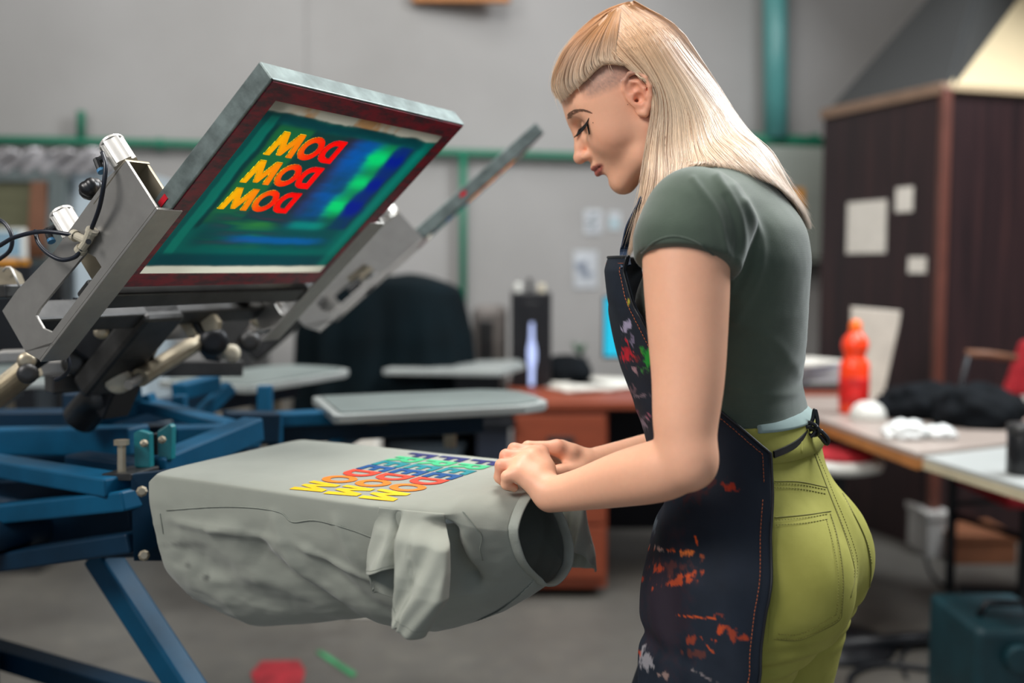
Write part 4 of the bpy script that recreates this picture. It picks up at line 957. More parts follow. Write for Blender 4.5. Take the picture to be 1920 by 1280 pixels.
# seams
for pts, r_ in [([(312, 956), (400, 950), (470, 951), (525, 960), (548, 978), (590, 975), (650, 990), (705, 1010)], .0011), ([(300, 962), (306, 1000)], .0009), ([(868, 958), (890, 985), (903, 1005), (900, 1030), (905, 1050)], .0008)]:
    pp = [cast(bv, x, y, .0004) for x, y in spline(np.array(pts), 36)]; pp = [p for p in pp if p is not None]
    if len(pp) > 4: MB().tube(pp, r_, 6).build('seam', mat('seam_grey', rgb(138, 142, 132), .85) if 'seam_grey' not in MAT else 'seam_grey', shirt, smooth=True)
# collar band
ring = [S(1.213, v, z) for v, z in [(G[-1, j, 1], G[-1, j, 2]) for j in range(0, na, 8)]]
ring.append(ring[0]); rp = spline(ring, 100); mb = MB()
RG = np.zeros((len(rp)-1, 10, 3)); cen = np.mean(rp, 0)
for i in range(len(rp)-1):
    o_ = rp[i]-cen; o_ -= RAD*(o_@RAD); o_ /= np.linalg.norm(o_)
    for j in range(10): a = 2*PI*j/10; RG[i, j] = rp[i]+RAD*(.008*math.cos(a)+.004)+o_*.0022*math.sin(a)
MB().grid(RG, True, True).build('collar_band', mat('collar_cloth', rgb(158, 162, 152), .85, 0, .05, 30, .2, 300), shirt, smooth=True)
# sleeves
FD = .024
def sleeve(name, Ls, Rs, vplane, thick, cut, seed, dirn=1, nt=70, ns=120, bulge=.0):
    shz = shirt_bvh; tk = np.linspace(0, 1, len(Ls)); G = np.zeros((nt, ns, 3)); Ls = np.array(Ls, float); Rs = np.array(Rs, float)
    nrm = -LAT
    for i, t_ in enumerate(np.linspace(0, 1, nt)):
        for j in range(ns):
            a = 2*PI*j/ns; q = (1-math.cos(a))/2; sd_ = math.sin(a); near = sd_ > 0
            tt = t_*(1-cut(q)*(1 if near else 0)) if True else t_
            L_ = [np.interp(tt, tk, Ls[:, k]) for k in (0, 1)]; Rr = [np.interp(tt, tk, Rs[:, k]) for k in (0, 1)]
            x = L_[0]+(Rr[0]-L_[0])*q; y = L_[1]+(Rr[1]-L_[1])*q
            p = onplane(x, y, C0+LAT*(vplane+bulge*tt), LAT); w = thick*(.35+.65*min(1, tt*1.6)); sm_ = min(1, tt*3.2); sm_ = sm_*sm_*(3-2*sm_)
            if vplane < 0 and sm_ < 1:
                pb_ = cast(shz, x, y, .0); p = pb_*(1-sm_)+p*sm_ if pb_ is not None else p; w = w*sm_+(.0016 if near else .004)*(1-sm_)
            fold = FD*math.exp(-((q-.30-.10*tt)/.045)**2)*min(1, tt*4)*(1 if near else 0)+(.006*math.sin(q*9+tt*4+seed)+.003*math.sin(q*23+tt*9))*min(1, tt*2)
            crease = .006*math.exp(-((q-(.52+.16*tt))/.014)**2)*min(1, max(0, tt-.15)*4) if near else 0
            G[i, j] = p+nrm*(w*abs(sd_)**.7*(1 if near else -1)-(fold+crease)*(1 if near else .3))
    idx = np.arange(nt*ns).reshape(nt, ns); jn = np.roll(idx, -1, 1); Q = np.stack([idx[:-1], idx[1:], jn[1:], jn[:-1]], -1).reshape(-1, 4)
    o = fastmesh(name, G.reshape(-1, 3), Q, 'shirt_cloth', shirt); n_ = lattice_noise(G.reshape(-1, 3), 40, 4, 4); c = np.tile(cbase, (nt*ns, 1))*(1+.06*n_)[:, None]; setcol(o, c)
    md = o.modifiers.new('s', 'SOLIDIFY'); md.thickness = .0012; md.offset = 0
    # hem stitching
    h = MB(); e1_ = [G[int(nt*.93), j]+nrm*(.0006 if math.sin(2*PI*j/ns) > 0 else -.0006) for j in range(0, ns)]; e1_.append(e1_[0]); h.tube(e1_, .0006, 5, cap=False).build('hem_stitching', 'seam_grey', o, smooth=True)
    return o
def cut1(q): return .40/(1+math.exp((q-.42)/.022))*(.55+.45*min(1, q/.3))
sleeve('sleeve', [(712, 951), (700, 985), (692, 1030), (690, 1070), (700, 1112)], [(832, 962), (841, 1020), (841, 1075), (838, 1125), (792, 1196)], -.120, .020, cut1, 0, bulge=-.035)
FD = .008
sleeve('sleeve', [(1040, 955), (1040, 990), (1038, 1020), (1037, 1050), (1036, 1072)], [(1096, 950), (1100, 985), (1106, 1020), (1111, 1045), (1113, 1074)], .17, .026, lambda q: .45*math.exp(-((q-.68)/.3)**4), 2)
# print
FR = 'FREEDOM'; COLS = {0: (8, 20, 96), 1: (60, 180, 122), 2: (0, 128, 136), 3: (0, 74, 134), 4: (228, 66, 42), 5: (244, 128, 32), 6: (252, 196, 24)}
adv = [.0345, .0385, .0345, .0345, .040, .044, .050]; v0 = .152
cols_r = [.758, .813, .868]; gh = .048
# positions: letters run from far (F) to near (M); tops of letters point away from the hub
print_parts = []
def top_z(q):
    h_ = shirt_bvh.ray_cast(Vector((q[0], q[1], 1.2)), Vector((0, 0, -1))); return (h_[0][2] if h_[0] is not None else .972)+.0007
for wi, rc in enumerate((.9645, 1.0185, 1.0725)):
    vpos = .157
    for li, ch in enumerate(FR):
        gw = GLY[ch][0]; wd_ = adv[li]*.94; kx = wd_/gw
        def fn(gx, gy, rc=rc, vpos=vpos, kx=kx): q_ = S(rc-.0235+gy*gh, vpos-gx*kx, 0); q_[2] = top_z(q_); return q_
        Vx, Fx = glyph_mesh(ch, fn, np.array([0, 0, .0003])); q = mesh('print_letter', Vx, Fx, mat('ink_%d' % li, rgb(*COLS[li]), .6, 0, .12, 40) if 'ink_%d' % li not in MAT else 'ink_%d' % li, shirt, label='printed letter %s' % ch)
        vpos -= adv[li]
# ================================================================ SIGNED-DISTANCE BODY BUILDER
VOX = .0021
class Prim:
    __slots__ = ('f', 'c', 'r', 'k', 'op')
    def __init__(s, f, c, r, k=.012, op='u'): s.f = f; s.c = np.asarray(c, float); s.r = r; s.k = k; s.op = op
def cap_(a, b, ra, rb, k=.012, op='u'):
    a = np.asarray(a, float); b = np.asarray(b, float); ab = b-a; L2 = ab@ab
    def f(p):
        t = np.clip(((p-a)@ab)/L2, 0, 1); return np.linalg.norm(p-a-t[:, None]*ab, axis=1)-(ra+(rb-ra)*t)
    return Prim(f, (a+b)/2, math.sqrt(L2)/2+max(ra, rb), k, op)
def ell_(c, r, ax=np.eye(3), k=.012, op='u'):
    c = np.asarray(c, float); r = np.asarray(r, float); ax = np.asarray(ax, float)
    def f(p):
        q = (p-c)@ax.T; k0 = np.linalg.norm(q/r, axis=1); k1 = np.linalg.norm(q/(r*r), axis=1)+1e-9; return k0*(k0-1)/k1
    return Prim(f, c, max(r), k, op)
def smin(a, b, k):
    h = np.clip(.5+.5*(b-a)/k, 0, 1); return b*(1-h)+a*h-k*h*(1-h)
def evalp(prims, p, D=None):
    d = np.full(len(p), 1.0) if D is None else D
    for q in prims:
        v = q.f(p)
        if q.op == 'u': d = smin(d, v, q.k) if q.k > 0 else np.minimum(d, v)
        elif q.op == 's': d = -smin(-d, v, q.k)
        elif q.op == 'i': d = -smin(-d, -v, q.k) if q.k > 0 else np.maximum(d, v)
    return d
def surface(prims, lo, hi, vox=VOX, B=16, always=(), off=0.0, post=None):
    lo = np.asarray(lo, float); hi = np.asarray(hi, float); nb = np.ceil((hi-lo)/(vox*B)).astype(int); hd = vox*B*.5*math.sqrt(3)
    ar = np.arange(B+1); gx, gy, gz = np.meshgrid(ar, ar, ar, indexing='ij'); loc = np.stack([gx, gy, gz], -1).reshape(-1, 3)
    KM = 1 << 20; CV = []; CK = []; QK = []
    key = lambda i, j, k: (i*KM+j)*KM+k
    for bi in range(nb[0]):
        for bj in range(nb[1]):
            for bk in range(nb[2]):
                o = np.array([bi, bj, bk])*B; c = lo+(o+B/2)*vox
                sel = [q for q in prims if q.r > 90 or np.linalg.norm(c-q.c)-q.r < hd+.045]
                if not any(q.op == 'u' for q in sel): continue
                d0 = evalp(sel, c[None])[0]-off
                if abs(d0) > hd*1.35+.01: continue
                pts = lo+(o+loc)*vox; d = evalp(sel, pts)-off
                if post is not None: d = post(pts, d)
                if d.min() > 0 or d.max() < 0: continue
                D = d.reshape(B+1, B+1, B+1); s = D < 0
                cs = s[:-1, :-1, :-1].astype(np.int8)
                tot = sum(s[a:B+a, b:B+b, c_:B+c_].astype(np.int8) for a in (0, 1) for b in (0, 1) for c_ in (0, 1))
                act = np.argwhere((tot > 0) & (tot < 8))
                if len(act) == 0: continue
                acc = np.zeros((len(act), 3)); cnt = np.zeros(len(act)); I, J, K_ = act.T
                for (a, b) in [((0, 0, 0), (1, 0, 0)), ((0, 1, 0), (1, 1, 0)), ((0, 0, 1), (1, 0, 1)), ((0, 1, 1), (1, 1, 1)), ((0, 0, 0), (0, 1, 0)), ((1, 0, 0), (1, 1, 0)), ((0, 0, 1), (0, 1, 1)), ((1, 0, 1), (1, 1, 1)), ((0, 0, 0), (0, 0, 1)), ((1, 0, 0), (1, 0, 1)), ((0, 1, 0), (0, 1, 1)), ((1, 1, 0), (1, 1, 1))]:
                    da = D[I+a[0], J+a[1], K_+a[2]]; db = D[I+b[0], J+b[1], K_+b[2]]; m = (da < 0) != (db < 0)
                    t = np.where(m, da/np.where(m, da-db, 1), 0)
                    pa = np.array(a, float)[None]+(np.array(b, float)-np.array(a))[None]*t[:, None]; acc += pa*m[:, None]; cnt += m
                CV.append(lo+(o+act+acc/cnt[:, None])*vox); CK.append(key(o[0]+I, o[1]+J, o[2]+K_).astype(np.int64))
                for ax in range(3):
                    sl = [slice(0, B)]*3; sh = list(sl); sh[ax] = slice(1, B+1); m = s[tuple(sl)] != s[tuple(sh)]; e = np.argwhere(m)
                    if len(e) == 0: continue
                    inside = s[tuple(sl)][m]; g = e+o; u, v = [(1, 2), (2, 0), (0, 1)][ax]; du = np.zeros(3, int); du[u] = 1; dv = np.zeros(3, int); dv[v] = 1
                    q = np.stack([key(*(g-du-dv).T), key(*(g-dv).T), key(*g.T), key(*(g-du).T)], 1); q[~inside] = q[~inside][:, ::-1]; QK.append(q.astype(np.int64))
    V = np.concatenate(CV); K = np.concatenate(CK); Q = np.concatenate(QK); so = np.argsort(K); Ks = K[so]
    ix = np.searchsorted(Ks, Q.ravel()); ix = np.clip(ix, 0, len(Ks)-1); ok = (Ks[ix] == Q.ravel()).reshape(-1, 4).all(1); F = so[ix].reshape(-1, 4)[ok]
    return V, F
def vnormals(V, F):
    n = np.cross(V[F[:, 2]]-V[F[:, 0]], V[F[:, 3]]-V[F[:, 1]]); N = np.zeros_like(V)
    for k in range(4): np.add.at(N, F[:, k], n)
    return N/(np.linalg.norm(N, axis=1)[:, None]+1e-12)
def relax(V, F, it=2, lam=.5):
    n = len(V)
    for _ in range(it):
        A = np.zeros_like(V); c = np.zeros(n)
        for k in range(4):
            a, b = F[:, k], F[:, (k+1) % 4]; np.add.at(A, a, V[b]); np.add.at(c, a, 1); np.add.at(A, b, V[a]); np.add.at(c, b, 1)
        V = V+lam*(A/c[:, None]-V)
    return V

# ---------------------------------------------------------------- body frame
OB = np.array([.31, 1.30, 0]); FB = np.array([-.877, .48, 0]); LB = np.array([-.48, -.877, 0])
def yawz(z): return np.radians(np.interp(z, [1.03, 1.19], [28.7, 12.0]))
def FL(z):
    y = yawz(z); c, s = np.cos(y), np.sin(y); return np.stack([-c, s, 0*c], -1), np.stack([-s, -c, 0*c], -1)
def W(f, l, z):
    F_, L_ = FL(z); return OB+F_*f+L_*l+UP*z
def frame(yaw, pitch):
    y = math.radians(yaw); p = math.radians(pitch); h = np.array([-math.cos(y), math.sin(y), 0]); X = h*math.cos(p)-UP*math.sin(p); Z = h*math.sin(p)+UP*math.cos(p); Y = np.array([-math.sin(y), -math.cos(y), 0]); return X, Y, Z
HX, HY, HZ = frame(11, 30)
HO = P(1192, 186, 1.275)-HY*.071
HA = np.stack([HX, HY, HZ])
HS = .885
def Hd(x, y, z): return HO+(HX*x+HY*y+HZ*z)*HS
def toH(p): return ((p-HO)@HA.T)/HS
# torso slices: z, centre f, front, back, half width
SL = np.array([[1.38, .045, .045, .045, .055], [1.36, .038, .050, .055, .078], [1.335, .028, .060, .068, .110], [1.30, .022, .080, .086, .142], [1.26, .024, .098, .095, .156], [1.20, .028, .108, .096, .150], [1.15, .022, .098, .090, .141], [1.10, .016, .088, .076, .130],
               [1.05, .004, .082, .074, .124], [1.01, -.002, .084, .082, .135], [.97, -.008, .088, .088, .148], [.93, -.014, .092, .098, .160], [.885, -.02, .092, .110, .168], [.84, -.018, .088, .108, .168], [.80, -.01, .08, .085, .158]])
def torsof(p, grow=0.0):
    z = np.clip(p[:, 2], .80, 1.38); zz = SL[::-1, 0]; q = p-OB; F_, L_ = FL(p[:, 2]); f = (q*F_).sum(1); l = (q*L_).sum(1)
    fc, af, ab, al = [np.interp(z, zz, SL[::-1, i]) for i in (1, 2, 3, 4)]
    a = np.where(f > fc, af, ab); e = 2.25; k0 = (np.abs((f-fc)/a)**e+np.abs(l/al)**e)**(1/e); d = (k0-1)*np.minimum(a, al)
    ex = np.maximum(p[:, 2]-1.38, .80-p[:, 2]); d = np.where(ex > 0, np.sqrt(np.maximum(d, 0)**2+ex**2)+np.minimum(d, 0)*0, d); return d
_zz = np.linspace(.80, 1.38, 300); _t = []
for _c in range(1, 5):
    _v = np.interp(_zz, SL[::-1, 0], SL[::-1, _c]); _p = np.pad(_v, 14, mode='edge'); _k = np.hanning(29); _k /= _k.sum(); _t.append(np.convolve(_p, _k, 'valid'))
SL = np.stack([_zz]+_t, 1)[::-1]
torso = Prim(torsof, W(0, 0, 1.1), .36, .02)
glute = [ell_(W(-.064, s*.070, .862), (.084, .084, .092), np.stack([FB, LB, UP]), .022) for s in (1, -1)]+[ell_(W(-.070, 0, .885), (.066, .06, .085), np.stack([FB, LB, UP]), .03)]
def csp(P_, n):
    P_ = np.asarray(P_, float); m = len(P_); q = np.concatenate([[2*P_[0]-P_[1]], P_, [2*P_[-1]-P_[-2]]]); out = []
    for t in np.linspace(0, m-1, n):
        i = min(int(t), m-2); u = t-i; a, b, c, d = q[i:i+4]; out.append(.5*((2*b)+(c-a)*u+(2*a-5*b+4*c-d)*u*u+(3*b-a-3*c+d)*u**3))
    return np.array(out)
def limb(pts, rad, n=14, k0=.02):
    q = csp([list(p)+[r] for p, r in zip(pts, rad)], n); return [cap_(q[i, :3], q[i+1, :3], q[i, 3], q[i+1, 3], k0 if i == 0 else .0006) for i in range(n-1)]
def leg_prims(s):
    dz = 0; hip = W(-.026+.010*s, s*.088, .83); kn = W(.02+.04*s, s*.092, .47); an = W(-.01+.03*s, s*.095, .09)
    return limb([hip, (hip+kn)/2+FB*.010, kn, (kn+an)/2-FB*.014, an], [.090, .073, .054, .050, .036], 20), hip, kn, an
LGL, hipL, knL, anL = leg_prims(1); LGR, hipR, knR, anR = leg_prims(-1)
foot = []
for an, s in ((anL, 1), (anR, -1)):
    foot += [cap_(an-FB*.02-UP*.05, an+FB*.14-UP*.065, .032, .026, .02), cap_(an, an-UP*.05, .036, .034, .02)]
# arms
shL = P(1306, 420, 1.132); elL = P(1290, 866, 1.085)
ua = [P(1287, 455, 1.125), P(1288, 560, 1.115), P(1290, 700, 1.10), P(1285, 800, 1.09)]
wrL = P(1032, 928, 1.205)
armL = [ell_(shL, (.051, .050, .055), np.stack([FB, LB, UP]), .03)]+limb([shL, ua[0], ua[1], ua[2], ua[3], elL], [.0505, .0495, .0470, .0405, .0350, .0295], 32, .03)+limb([elL+UP*.002, P(1240, 881, 1.105), P(1170, 897, 1.14), P(1090, 917, 1.182), wrL], [.0300, .0345, .0320, .0250, .0210], 24, .014)
shR = W(.05, -.150, 1.290); elR = W(.075, -.225, .985); wrR = P(1104, 871, 1.35); mR = elR*.5+wrR*.5
armR = [ell_(shR, (.055, .052, .058), np.stack([FB, LB, UP]), .03)]+limb([shR, (shR+elR)/2, elR], [.049, .043, .031], 10, .03)+limb([elR, mR*.6+elR*.4, wrR], [.031, .0355, .021], 10, .014)
def hand(wr, mcp, pip, dip, tip, thumb, rads, wr_r=.0195, k=.007):
    out = []
    for i in range(4):
        base = wr+(mcp[i]-wr)*.25; out += [cap_(base, mcp[i], .0135, .0098, .010), cap_(mcp[i], pip[i], rads[i]+.0012, rads[i], k), cap_(pip[i], dip[i], rads[i], rads[i]-.0007, .003), cap_(dip[i], tip[i], rads[i]-.0005, rads[i]-.0014, .003)]
        if i < 3: out.append(cap_((base+mcp[i])/2, (mcp[i]+mcp[i+1])/2, .0125, .008, .010))
    out += [cap_(thumb[0], thumb[1], .014, .0105, .010), cap_(thumb[1], thumb[2], .0098, .0088, .004), cap_(thumb[2], thumb[3], .0088, .007, .003)]
    return out
handL = hand(wrL, [P(1014, 850, 1.262), P(998, 856, 1.243), P(983, 869, 1.226), P(970, 887, 1.212)], [P(964, 842, 1.262), P(949, 854, 1.245), P(940, 872, 1.228), P(950, 893, 1.210)],
             [P(954, 864, 1.27), P(942, 878, 1.255), P(937, 894, 1.236), P(949, 908, 1.216)], [P(962, 888, 1.268), P(952, 902, 1.252), P(951, 909, 1.236), P(964, 914, 1.222)],
             [P(1030, 905, 1.25), P(1010, 900, 1.285), P(990, 900, 1.30), P(972, 903, 1.295)], [.0082, .0082, .0078, .0068])
handR = hand(wrR, [P(1044, 839, 1.325), P(1052, 840, 1.345), P(1060, 847, 1.362), P(1068, 857, 1.376)], [P(990, 838, 1.318), P(985, 842, 1.338), P(990, 850, 1.355), P(1000, 860, 1.37)],
             [P(972, 858, 1.315), P(968, 862, 1.335), P(973, 870, 1.352), P(984, 877, 1.366)], [P(972, 882, 1.308), P(970, 885, 1.326), P(975, 890, 1.345), P(986, 895, 1.36)],
             [P(1085, 882, 1.33), P(1052, 885, 1.312), P(1022, 886, 1.302), P(998, 892, 1.296)], [.0082, .0082, .0078, .0068])
# neck and head
nb_ = W(.035, 0, 1.34)
neck = [cap_(nb_, Hd(-.028, 0, -.045), .057, .05, .03), cap_(W(.026, 0, 1.31), Hd(-.045, 0, -.02), .045, .044, .03)]
def hel(x, y, z, r, k=.012, op='u', ax=None): return ell_(Hd(x, y, z), np.array(r)*HS, HA if ax is None else ax, k, op)
def hcap(a, b, ra, rb, k=.008, op='u'): return cap_(Hd(*a), Hd(*b), ra*HS, rb*HS, k, op)
def rotY(deg):      # frame rotated in the head's profile plane
    a = math.radians(deg); return np.stack([HX*math.cos(a)-HZ*math.sin(a), HY, HX*math.sin(a)+HZ*math.cos(a)])
head = [hel(-.008, 0, .045, (.096, .073, .083), .02), hel(.035, 0, .040, (.064, .062, .066), .03), hel(.040, 0, -.008, (.055, .060, .062), .02), hel(.035, 0, -.045, (.050, .050, .046), .02),
        hel(.078, 0, -.082, (.0165, .019, .0155), .018), hel(.070, 0, -.045, (.030, .029, .032), .018)]
for s in (1, -1):
    head += [hcap((.0, s*.050, -.040), (.030, s*.040, -.072), .014, .012, .02), hcap((.030, s*.040, -.072), (.074, s*.012, -.086), .012, .012, .02),
             hel(.058, s*.040, -.020, (.026, .020, .022), .02), hcap((.087, s*.008, .036), (.071, s*.046, .038), .0115, .009, .014), hel(.020, s*.052, .02, (.05, .014, .05), .02)]
head += [hel(.094, s*.030, .015, (.016, .017, .013), .012, 's') for s in (1, -1)]
for s in (1, -1):
    head += [hel(.0765, s*.0305, .0125, (.0128, .0135, .0122), .004), hcap((.0875, s*.019, .0085), (.0745, s*.043, .008), .0026, .0022, .003), hcap((.085, s*.018, .0235), (.073, s*.045, .022), .0032, .003, .006)]
head += [hcap((.0955, 0, .026), (.107, 0, -.004), .0075, .0078, .010), hcap((.107, 0, -.004), (.1145, 0, -.0165), .0078, .0088, .006), hel(.1150, 0, -.0185, (.0098, .0095, .0088), .006)]
for s in (1, -1): head += [hel(.1020, s*.0115, -.0225, (.0095, .0062, .0068), .005), hel(.1045, s*.0058, -.0305, (.0045, .003, .0035), .002, 's')]
head += [hcap((.0985, 0, -.030), (.099, 0, -.040), .006, .006, .008),
         hcap((.1045, 0, -.0430), (.0985, .011, -.0428), .0046, .0042, .004), hcap((.0985, .011, -.0428), (.088, .0215, -.0485), .0042, .0018, .004), hcap((.1045, 0, -.0430), (.0985, -.011, -.0428), .0046, .0042, .004), hcap((.0985, -.011, -.0428), (.088, -.0215, -.0485), .0042, .0018, .004),
         hcap((.1020, 0, -.0545), (.0960, .010, -.0540), .0056, .0048, .004), hcap((.0960, .010, -.0540), (.087, .0205, -.0495), .0048, .0018, .004), hcap((.1020, 0, -.0545), (.0960, -.010, -.0540), .0056, .0048, .004), hcap((.0960, -.010, -.0540), (.087, -.0205, -.0495), .0048, .0018, .004)]
for s in (1, -1): head += [hcap((.1085, 0, -.0484), (.1000, s*.012, -.0478), .0010, .0010, .0015, 's'), hcap((.1000, s*.012, -.0478), (.0885, s*.0235, -.0492), .0012, .0014, .0015, 's')]
head += [hcap((.1005, -.008, -.0655), (.1005, .008, -.0655), .0045, .0045, .010, 's')]
def ear(s):
    y0 = .0675; o = [hel(-.004, s*.060, .004, (.015, .0105, .020), .006)]
    def e(x, y, z): return (x-.002, s*(y0+y), z)
    hx = [e(.010, .006, .006), e(.010, .010, .020), e(.004, .013, .031), e(-.008, .016, .036), e(-.019, .018, .031), e(-.0245, .019, .018), e(-.024, .0185, .004), e(-.018, .015, -.008), e(-.009, .011, -.018), e(.000, .008, -.024), e(.006, .006, -.019), e(.007, .005, -.010)]
    o.append(Prim(*_slab(Hd(*e(-.006, .009, .006)), (.0195, .0055, .027), s), .004))
    rr = [.0028, .0030, .0032, .0034, .0034, .0034, .0034, .0036, .0045, .0055, .005, .0035]
    for i in range(len(hx)-1): o.append(hcap(hx[i], hx[i+1], rr[i], rr[i+1], .0022))
    ah = [e(-.004, .0125, .026), e(-.013, .015, .018), e(-.0155, .0155, .006), e(-.011, .0135, -.005), e(-.004, .011, -.010)]
    for i in range(4): o.append(hcap(ah[i], ah[i+1], .0026, .0026, .0025))
    o.append(hcap(e(.0075, .008, .002), e(.0065, .0085, -.006), .0032, .003, .003)); o.append(hcap(e(.010, .009, .010), e(-.006, .0105, .008), .0022, .0018, .002))
    o.append(hel(*[e(-.003, .013, -.001)[i] for i in range(3)], (.0065, .006, .008), .003, 's')); o.append(hel(*e(-.002, .014, .0155), (.0075, .0045, .0055), .003, 's')); o.append(hel(*e(.002, .006, -.001), (.003, .012, .0035), .0015, 's'))
    return o
def _slab(c, r, s):
    a = ell_(c, np.array(r)*HS, HA); return a.f, c, max(r)
EAR_L, EAR_R = ear(1), ear(-1)
body_prims = [torso]+glute+LGL+LGR+foot+armR+neck+armL+head+EAR_L+EAR_R+handR+handL
# ================================================================ THE WOMAN
person = thing('person', 'blonde woman in green top, dark apron and olive trousers with both hands on the t-shirt', 'person', None, (float(OB[0]), float(OB[1]), 0))
V, F = surface(body_prims, (-.12, .95, -.002), (.66, 1.68, 1.66))
V = relax(V, F, 1, .35)
_V2 = relax(V, F, 14, .5)
def _seg(p, a, b): t = np.clip(((p-a)@(b-a))/((b-a)@(b-a)), 0, 1); return np.linalg.norm(p-a-t[:, None]*(b-a), axis=1)
_m = np.zeros(len(V))
for a_, b_, r_ in ((shL, elL, .075), (elL, wrL*.8+elL*.2, .05), (shR, elR, .06), (elR, wrR*.8+elR*.2, .05)): _m = np.maximum(_m, np.clip((r_-_seg(V, a_, b_))/.012, 0, 1))
V = V+(_V2-V)*_m[:, None]
skin = NT('skin'); a_ = skin.add('ShaderNodeAttribute', attribute_name='Col')
fr = skin.noise(160, 4, .6); skin.col(skin.mix(skin.ramp(fr, [(.3, (.06, .06, .06, 1)), (.7, (0, 0, 0, 1))]), a_.outputs['Color'], rgb(190, 110, 80)))
skin.set(Roughness=.46); skin.b.inputs['Subsurface Weight'].default_value = .22; skin.b.inputs['Subsurface Radius'].default_value = (.012, .005, .003); skin.b.inputs['Subsurface Scale'].default_value = .6
skin.b.inputs['Specular IOR Level'].default_value = .4; skin.bump(skin.noise(900, 3), .12, .0004); skin.bump(skin.noise(160, 3), .05, .001); MAT['skin'] = skin.m
body = fastmesh('body', V, F, 'skin', person)
h = toH(V); ns = lattice_noise(V, 60, 11, 3); n2 = lattice_noise(V, 700, 12, 2)
C = np.tile(np.array(rgb(250, 188, 154)[:3]), (len(V), 1)); C *= (1+.03*ns)[:, None]
def blend(m, c):
    m = np.clip(m, 0, 1)[:, None]; C[:] = C*(1-m)+np.array(rgb(*c)[:3])*m
ay = np.abs(h[:, 1]); inh = (np.linalg.norm(h-np.array([.02, 0, 0]), axis=1) < .16)
def gs(x0, y0, z0, rx, ry, rz): return np.exp(-(((h[:, 0]-x0)/rx)**2+((ay-y0)/ry)**2+((h[:, 2]-z0)/rz)**2))*inh
blend(gs(.06, .045, -.02, .025, .02, .02)*.35, (214, 130, 104)); blend(gs(.115, 0, -.02, .012, .012, .012)*.4, (214, 124, 100))
blend(gs(-.008, .085, .005, .022, .016, .032)*.5, (218, 120, 92))
lip = np.clip((1.25-np.sqrt(((h[:, 2]+.0487)/np.where(h[:, 2] > -.0487, .0072, .0098))**2+(ay/.024)**2))*4, 0, 1)*(h[:, 0] > .082)*inh; blend(lip*.85, (160, 72, 70))
blend(np.exp(-((h[:, 2]+.0485)/.0012)**2)*(ay < .023)*(h[:, 0] > .084)*inh*.8, (80, 32, 32))
# shaved temple stubble: between fringe edge and ear
st = np.clip((h[:, 2]-.022-.35*np.maximum(0, h[:, 0]-.0)*.6)/.012, 0, 1)*np.clip((.066-h[:, 0])/.014, 0, 1)*inh*(ay > .03); blend(st*(.5+.22*n2+.1*ns), (112, 100, 98))
blend(np.clip((h[:, 2]-.062)/.01, 0, 1)*inh*(st < .1)+np.clip((-.045-h[:, 0])/.01, 0, 1)*inh*(h[:, 2] > -.05), (196, 150, 100))
# eye make-up
blend(gs(.078, .041, .014, .008, .008, .006)*.5, (120, 66, 56))
for mo in ((.055, .0565, .004), (.012, .066, .008)): pass
# hand reddening at the knuckles
for q in (P(950, 850, 1.245), P(940, 872, 1.228), P(964, 842, 1.262), P(1014, 850, 1.262), P(951, 905, 1.236), P(1044, 839, 1.325), elL): blend(np.exp(-(np.linalg.norm(V-q, axis=1)/.013)**2)*.45, (216, 126, 104))
setcol(body, C)
body_bvh = BVHTree.FromPolygons([Vector(v) for v in V], [tuple(q) for q in F])

def part_surface(name, prims, lo, hi, off, post, m, vox=.003, disp=None, sm=2, lab=None):
    Vp, Fp = surface(prims, lo, hi, vox, 16, (), off, post); Vp = relax(Vp, Fp, sm, .5)
    if disp is not None: Vp = Vp+vnormals(Vp, Fp)*disp(Vp)[:, None]
    o = fastmesh(name, Vp, Fp, m, person); 
    if lab: o['label'] = lab
    return o, Vp, Fp
# ---- trousers
t = NT('olive_twill'); t.set(Roughness=.85); t.b.inputs['Specular IOR Level'].default_value = .25
t.col(t.ramp(t.noise(10, 5, .6), [(.3, rgb(152, 150, 70)), (.7, rgb(172, 168, 86))]))
wv = t.add('ShaderNodeTexWave', wave_type='BANDS'); wv.inputs['Scale'].default_value = 420; wv.bands_direction = 'DIAGONAL'; t.l.new(t.tc.outputs['Object'], wv.inputs['Vector']); t.bump(wv.outputs['Fac'], .15, .0004); t.bump(t.noise(45, 4), .25, .002); MAT['olive_twill'] = t.m
wtop = 1.056
def pants_post(p, d):
    d = np.maximum(d, p[:, 2]-wtop); d = np.maximum(d, .11-p[:, 2]); return d
def pants_disp(v):
    q = v-OB; F_, L_ = FL(v[:, 2]); f = (q*F_).sum(1); l = (q*L_).sum(1); z = v[:, 2]
    w_ = np.exp(-((z-1.02)/.045)**2)*.0009*np.sin((l*40+f*60)*1.6+z*50)
    w_ += .0022*np.exp(-((z-.775)/.03)**2)*np.sin(z*260+l*20)*(f < .02)
    w_ += .0018*lattice_noise(v, 14, 31, 3)
    return w_
pants, PV, PF = part_surface('trousers', [torso]+glute+LGL+LGR, (.02, .98, .08), (.60, 1.62, 1.10), .005, pants_post, 'olive_twill', .0030, pants_disp)
pants_bvh = BVHTree.FromPolygons([Vector(v) for v in PV], [tuple(q) for q in PF])
mat('thread_olive', rgb(116, 113, 50), .8, 0, .1, 60); mat('thread_light', rgb(176, 172, 96), .8, 0, .1, 60)
def seam(pts, bvx, r, m, par, off=.0004, n=60, name='seam'):
    pp = [cast(bvx, x, y, off) for x, y in spline(np.array(pts, float), n)]; pp = [p for p in pp if p is not None]
    if len(pp) > 3: return MB().tube(pp, r, 6).build(name, m, par, smooth=True)
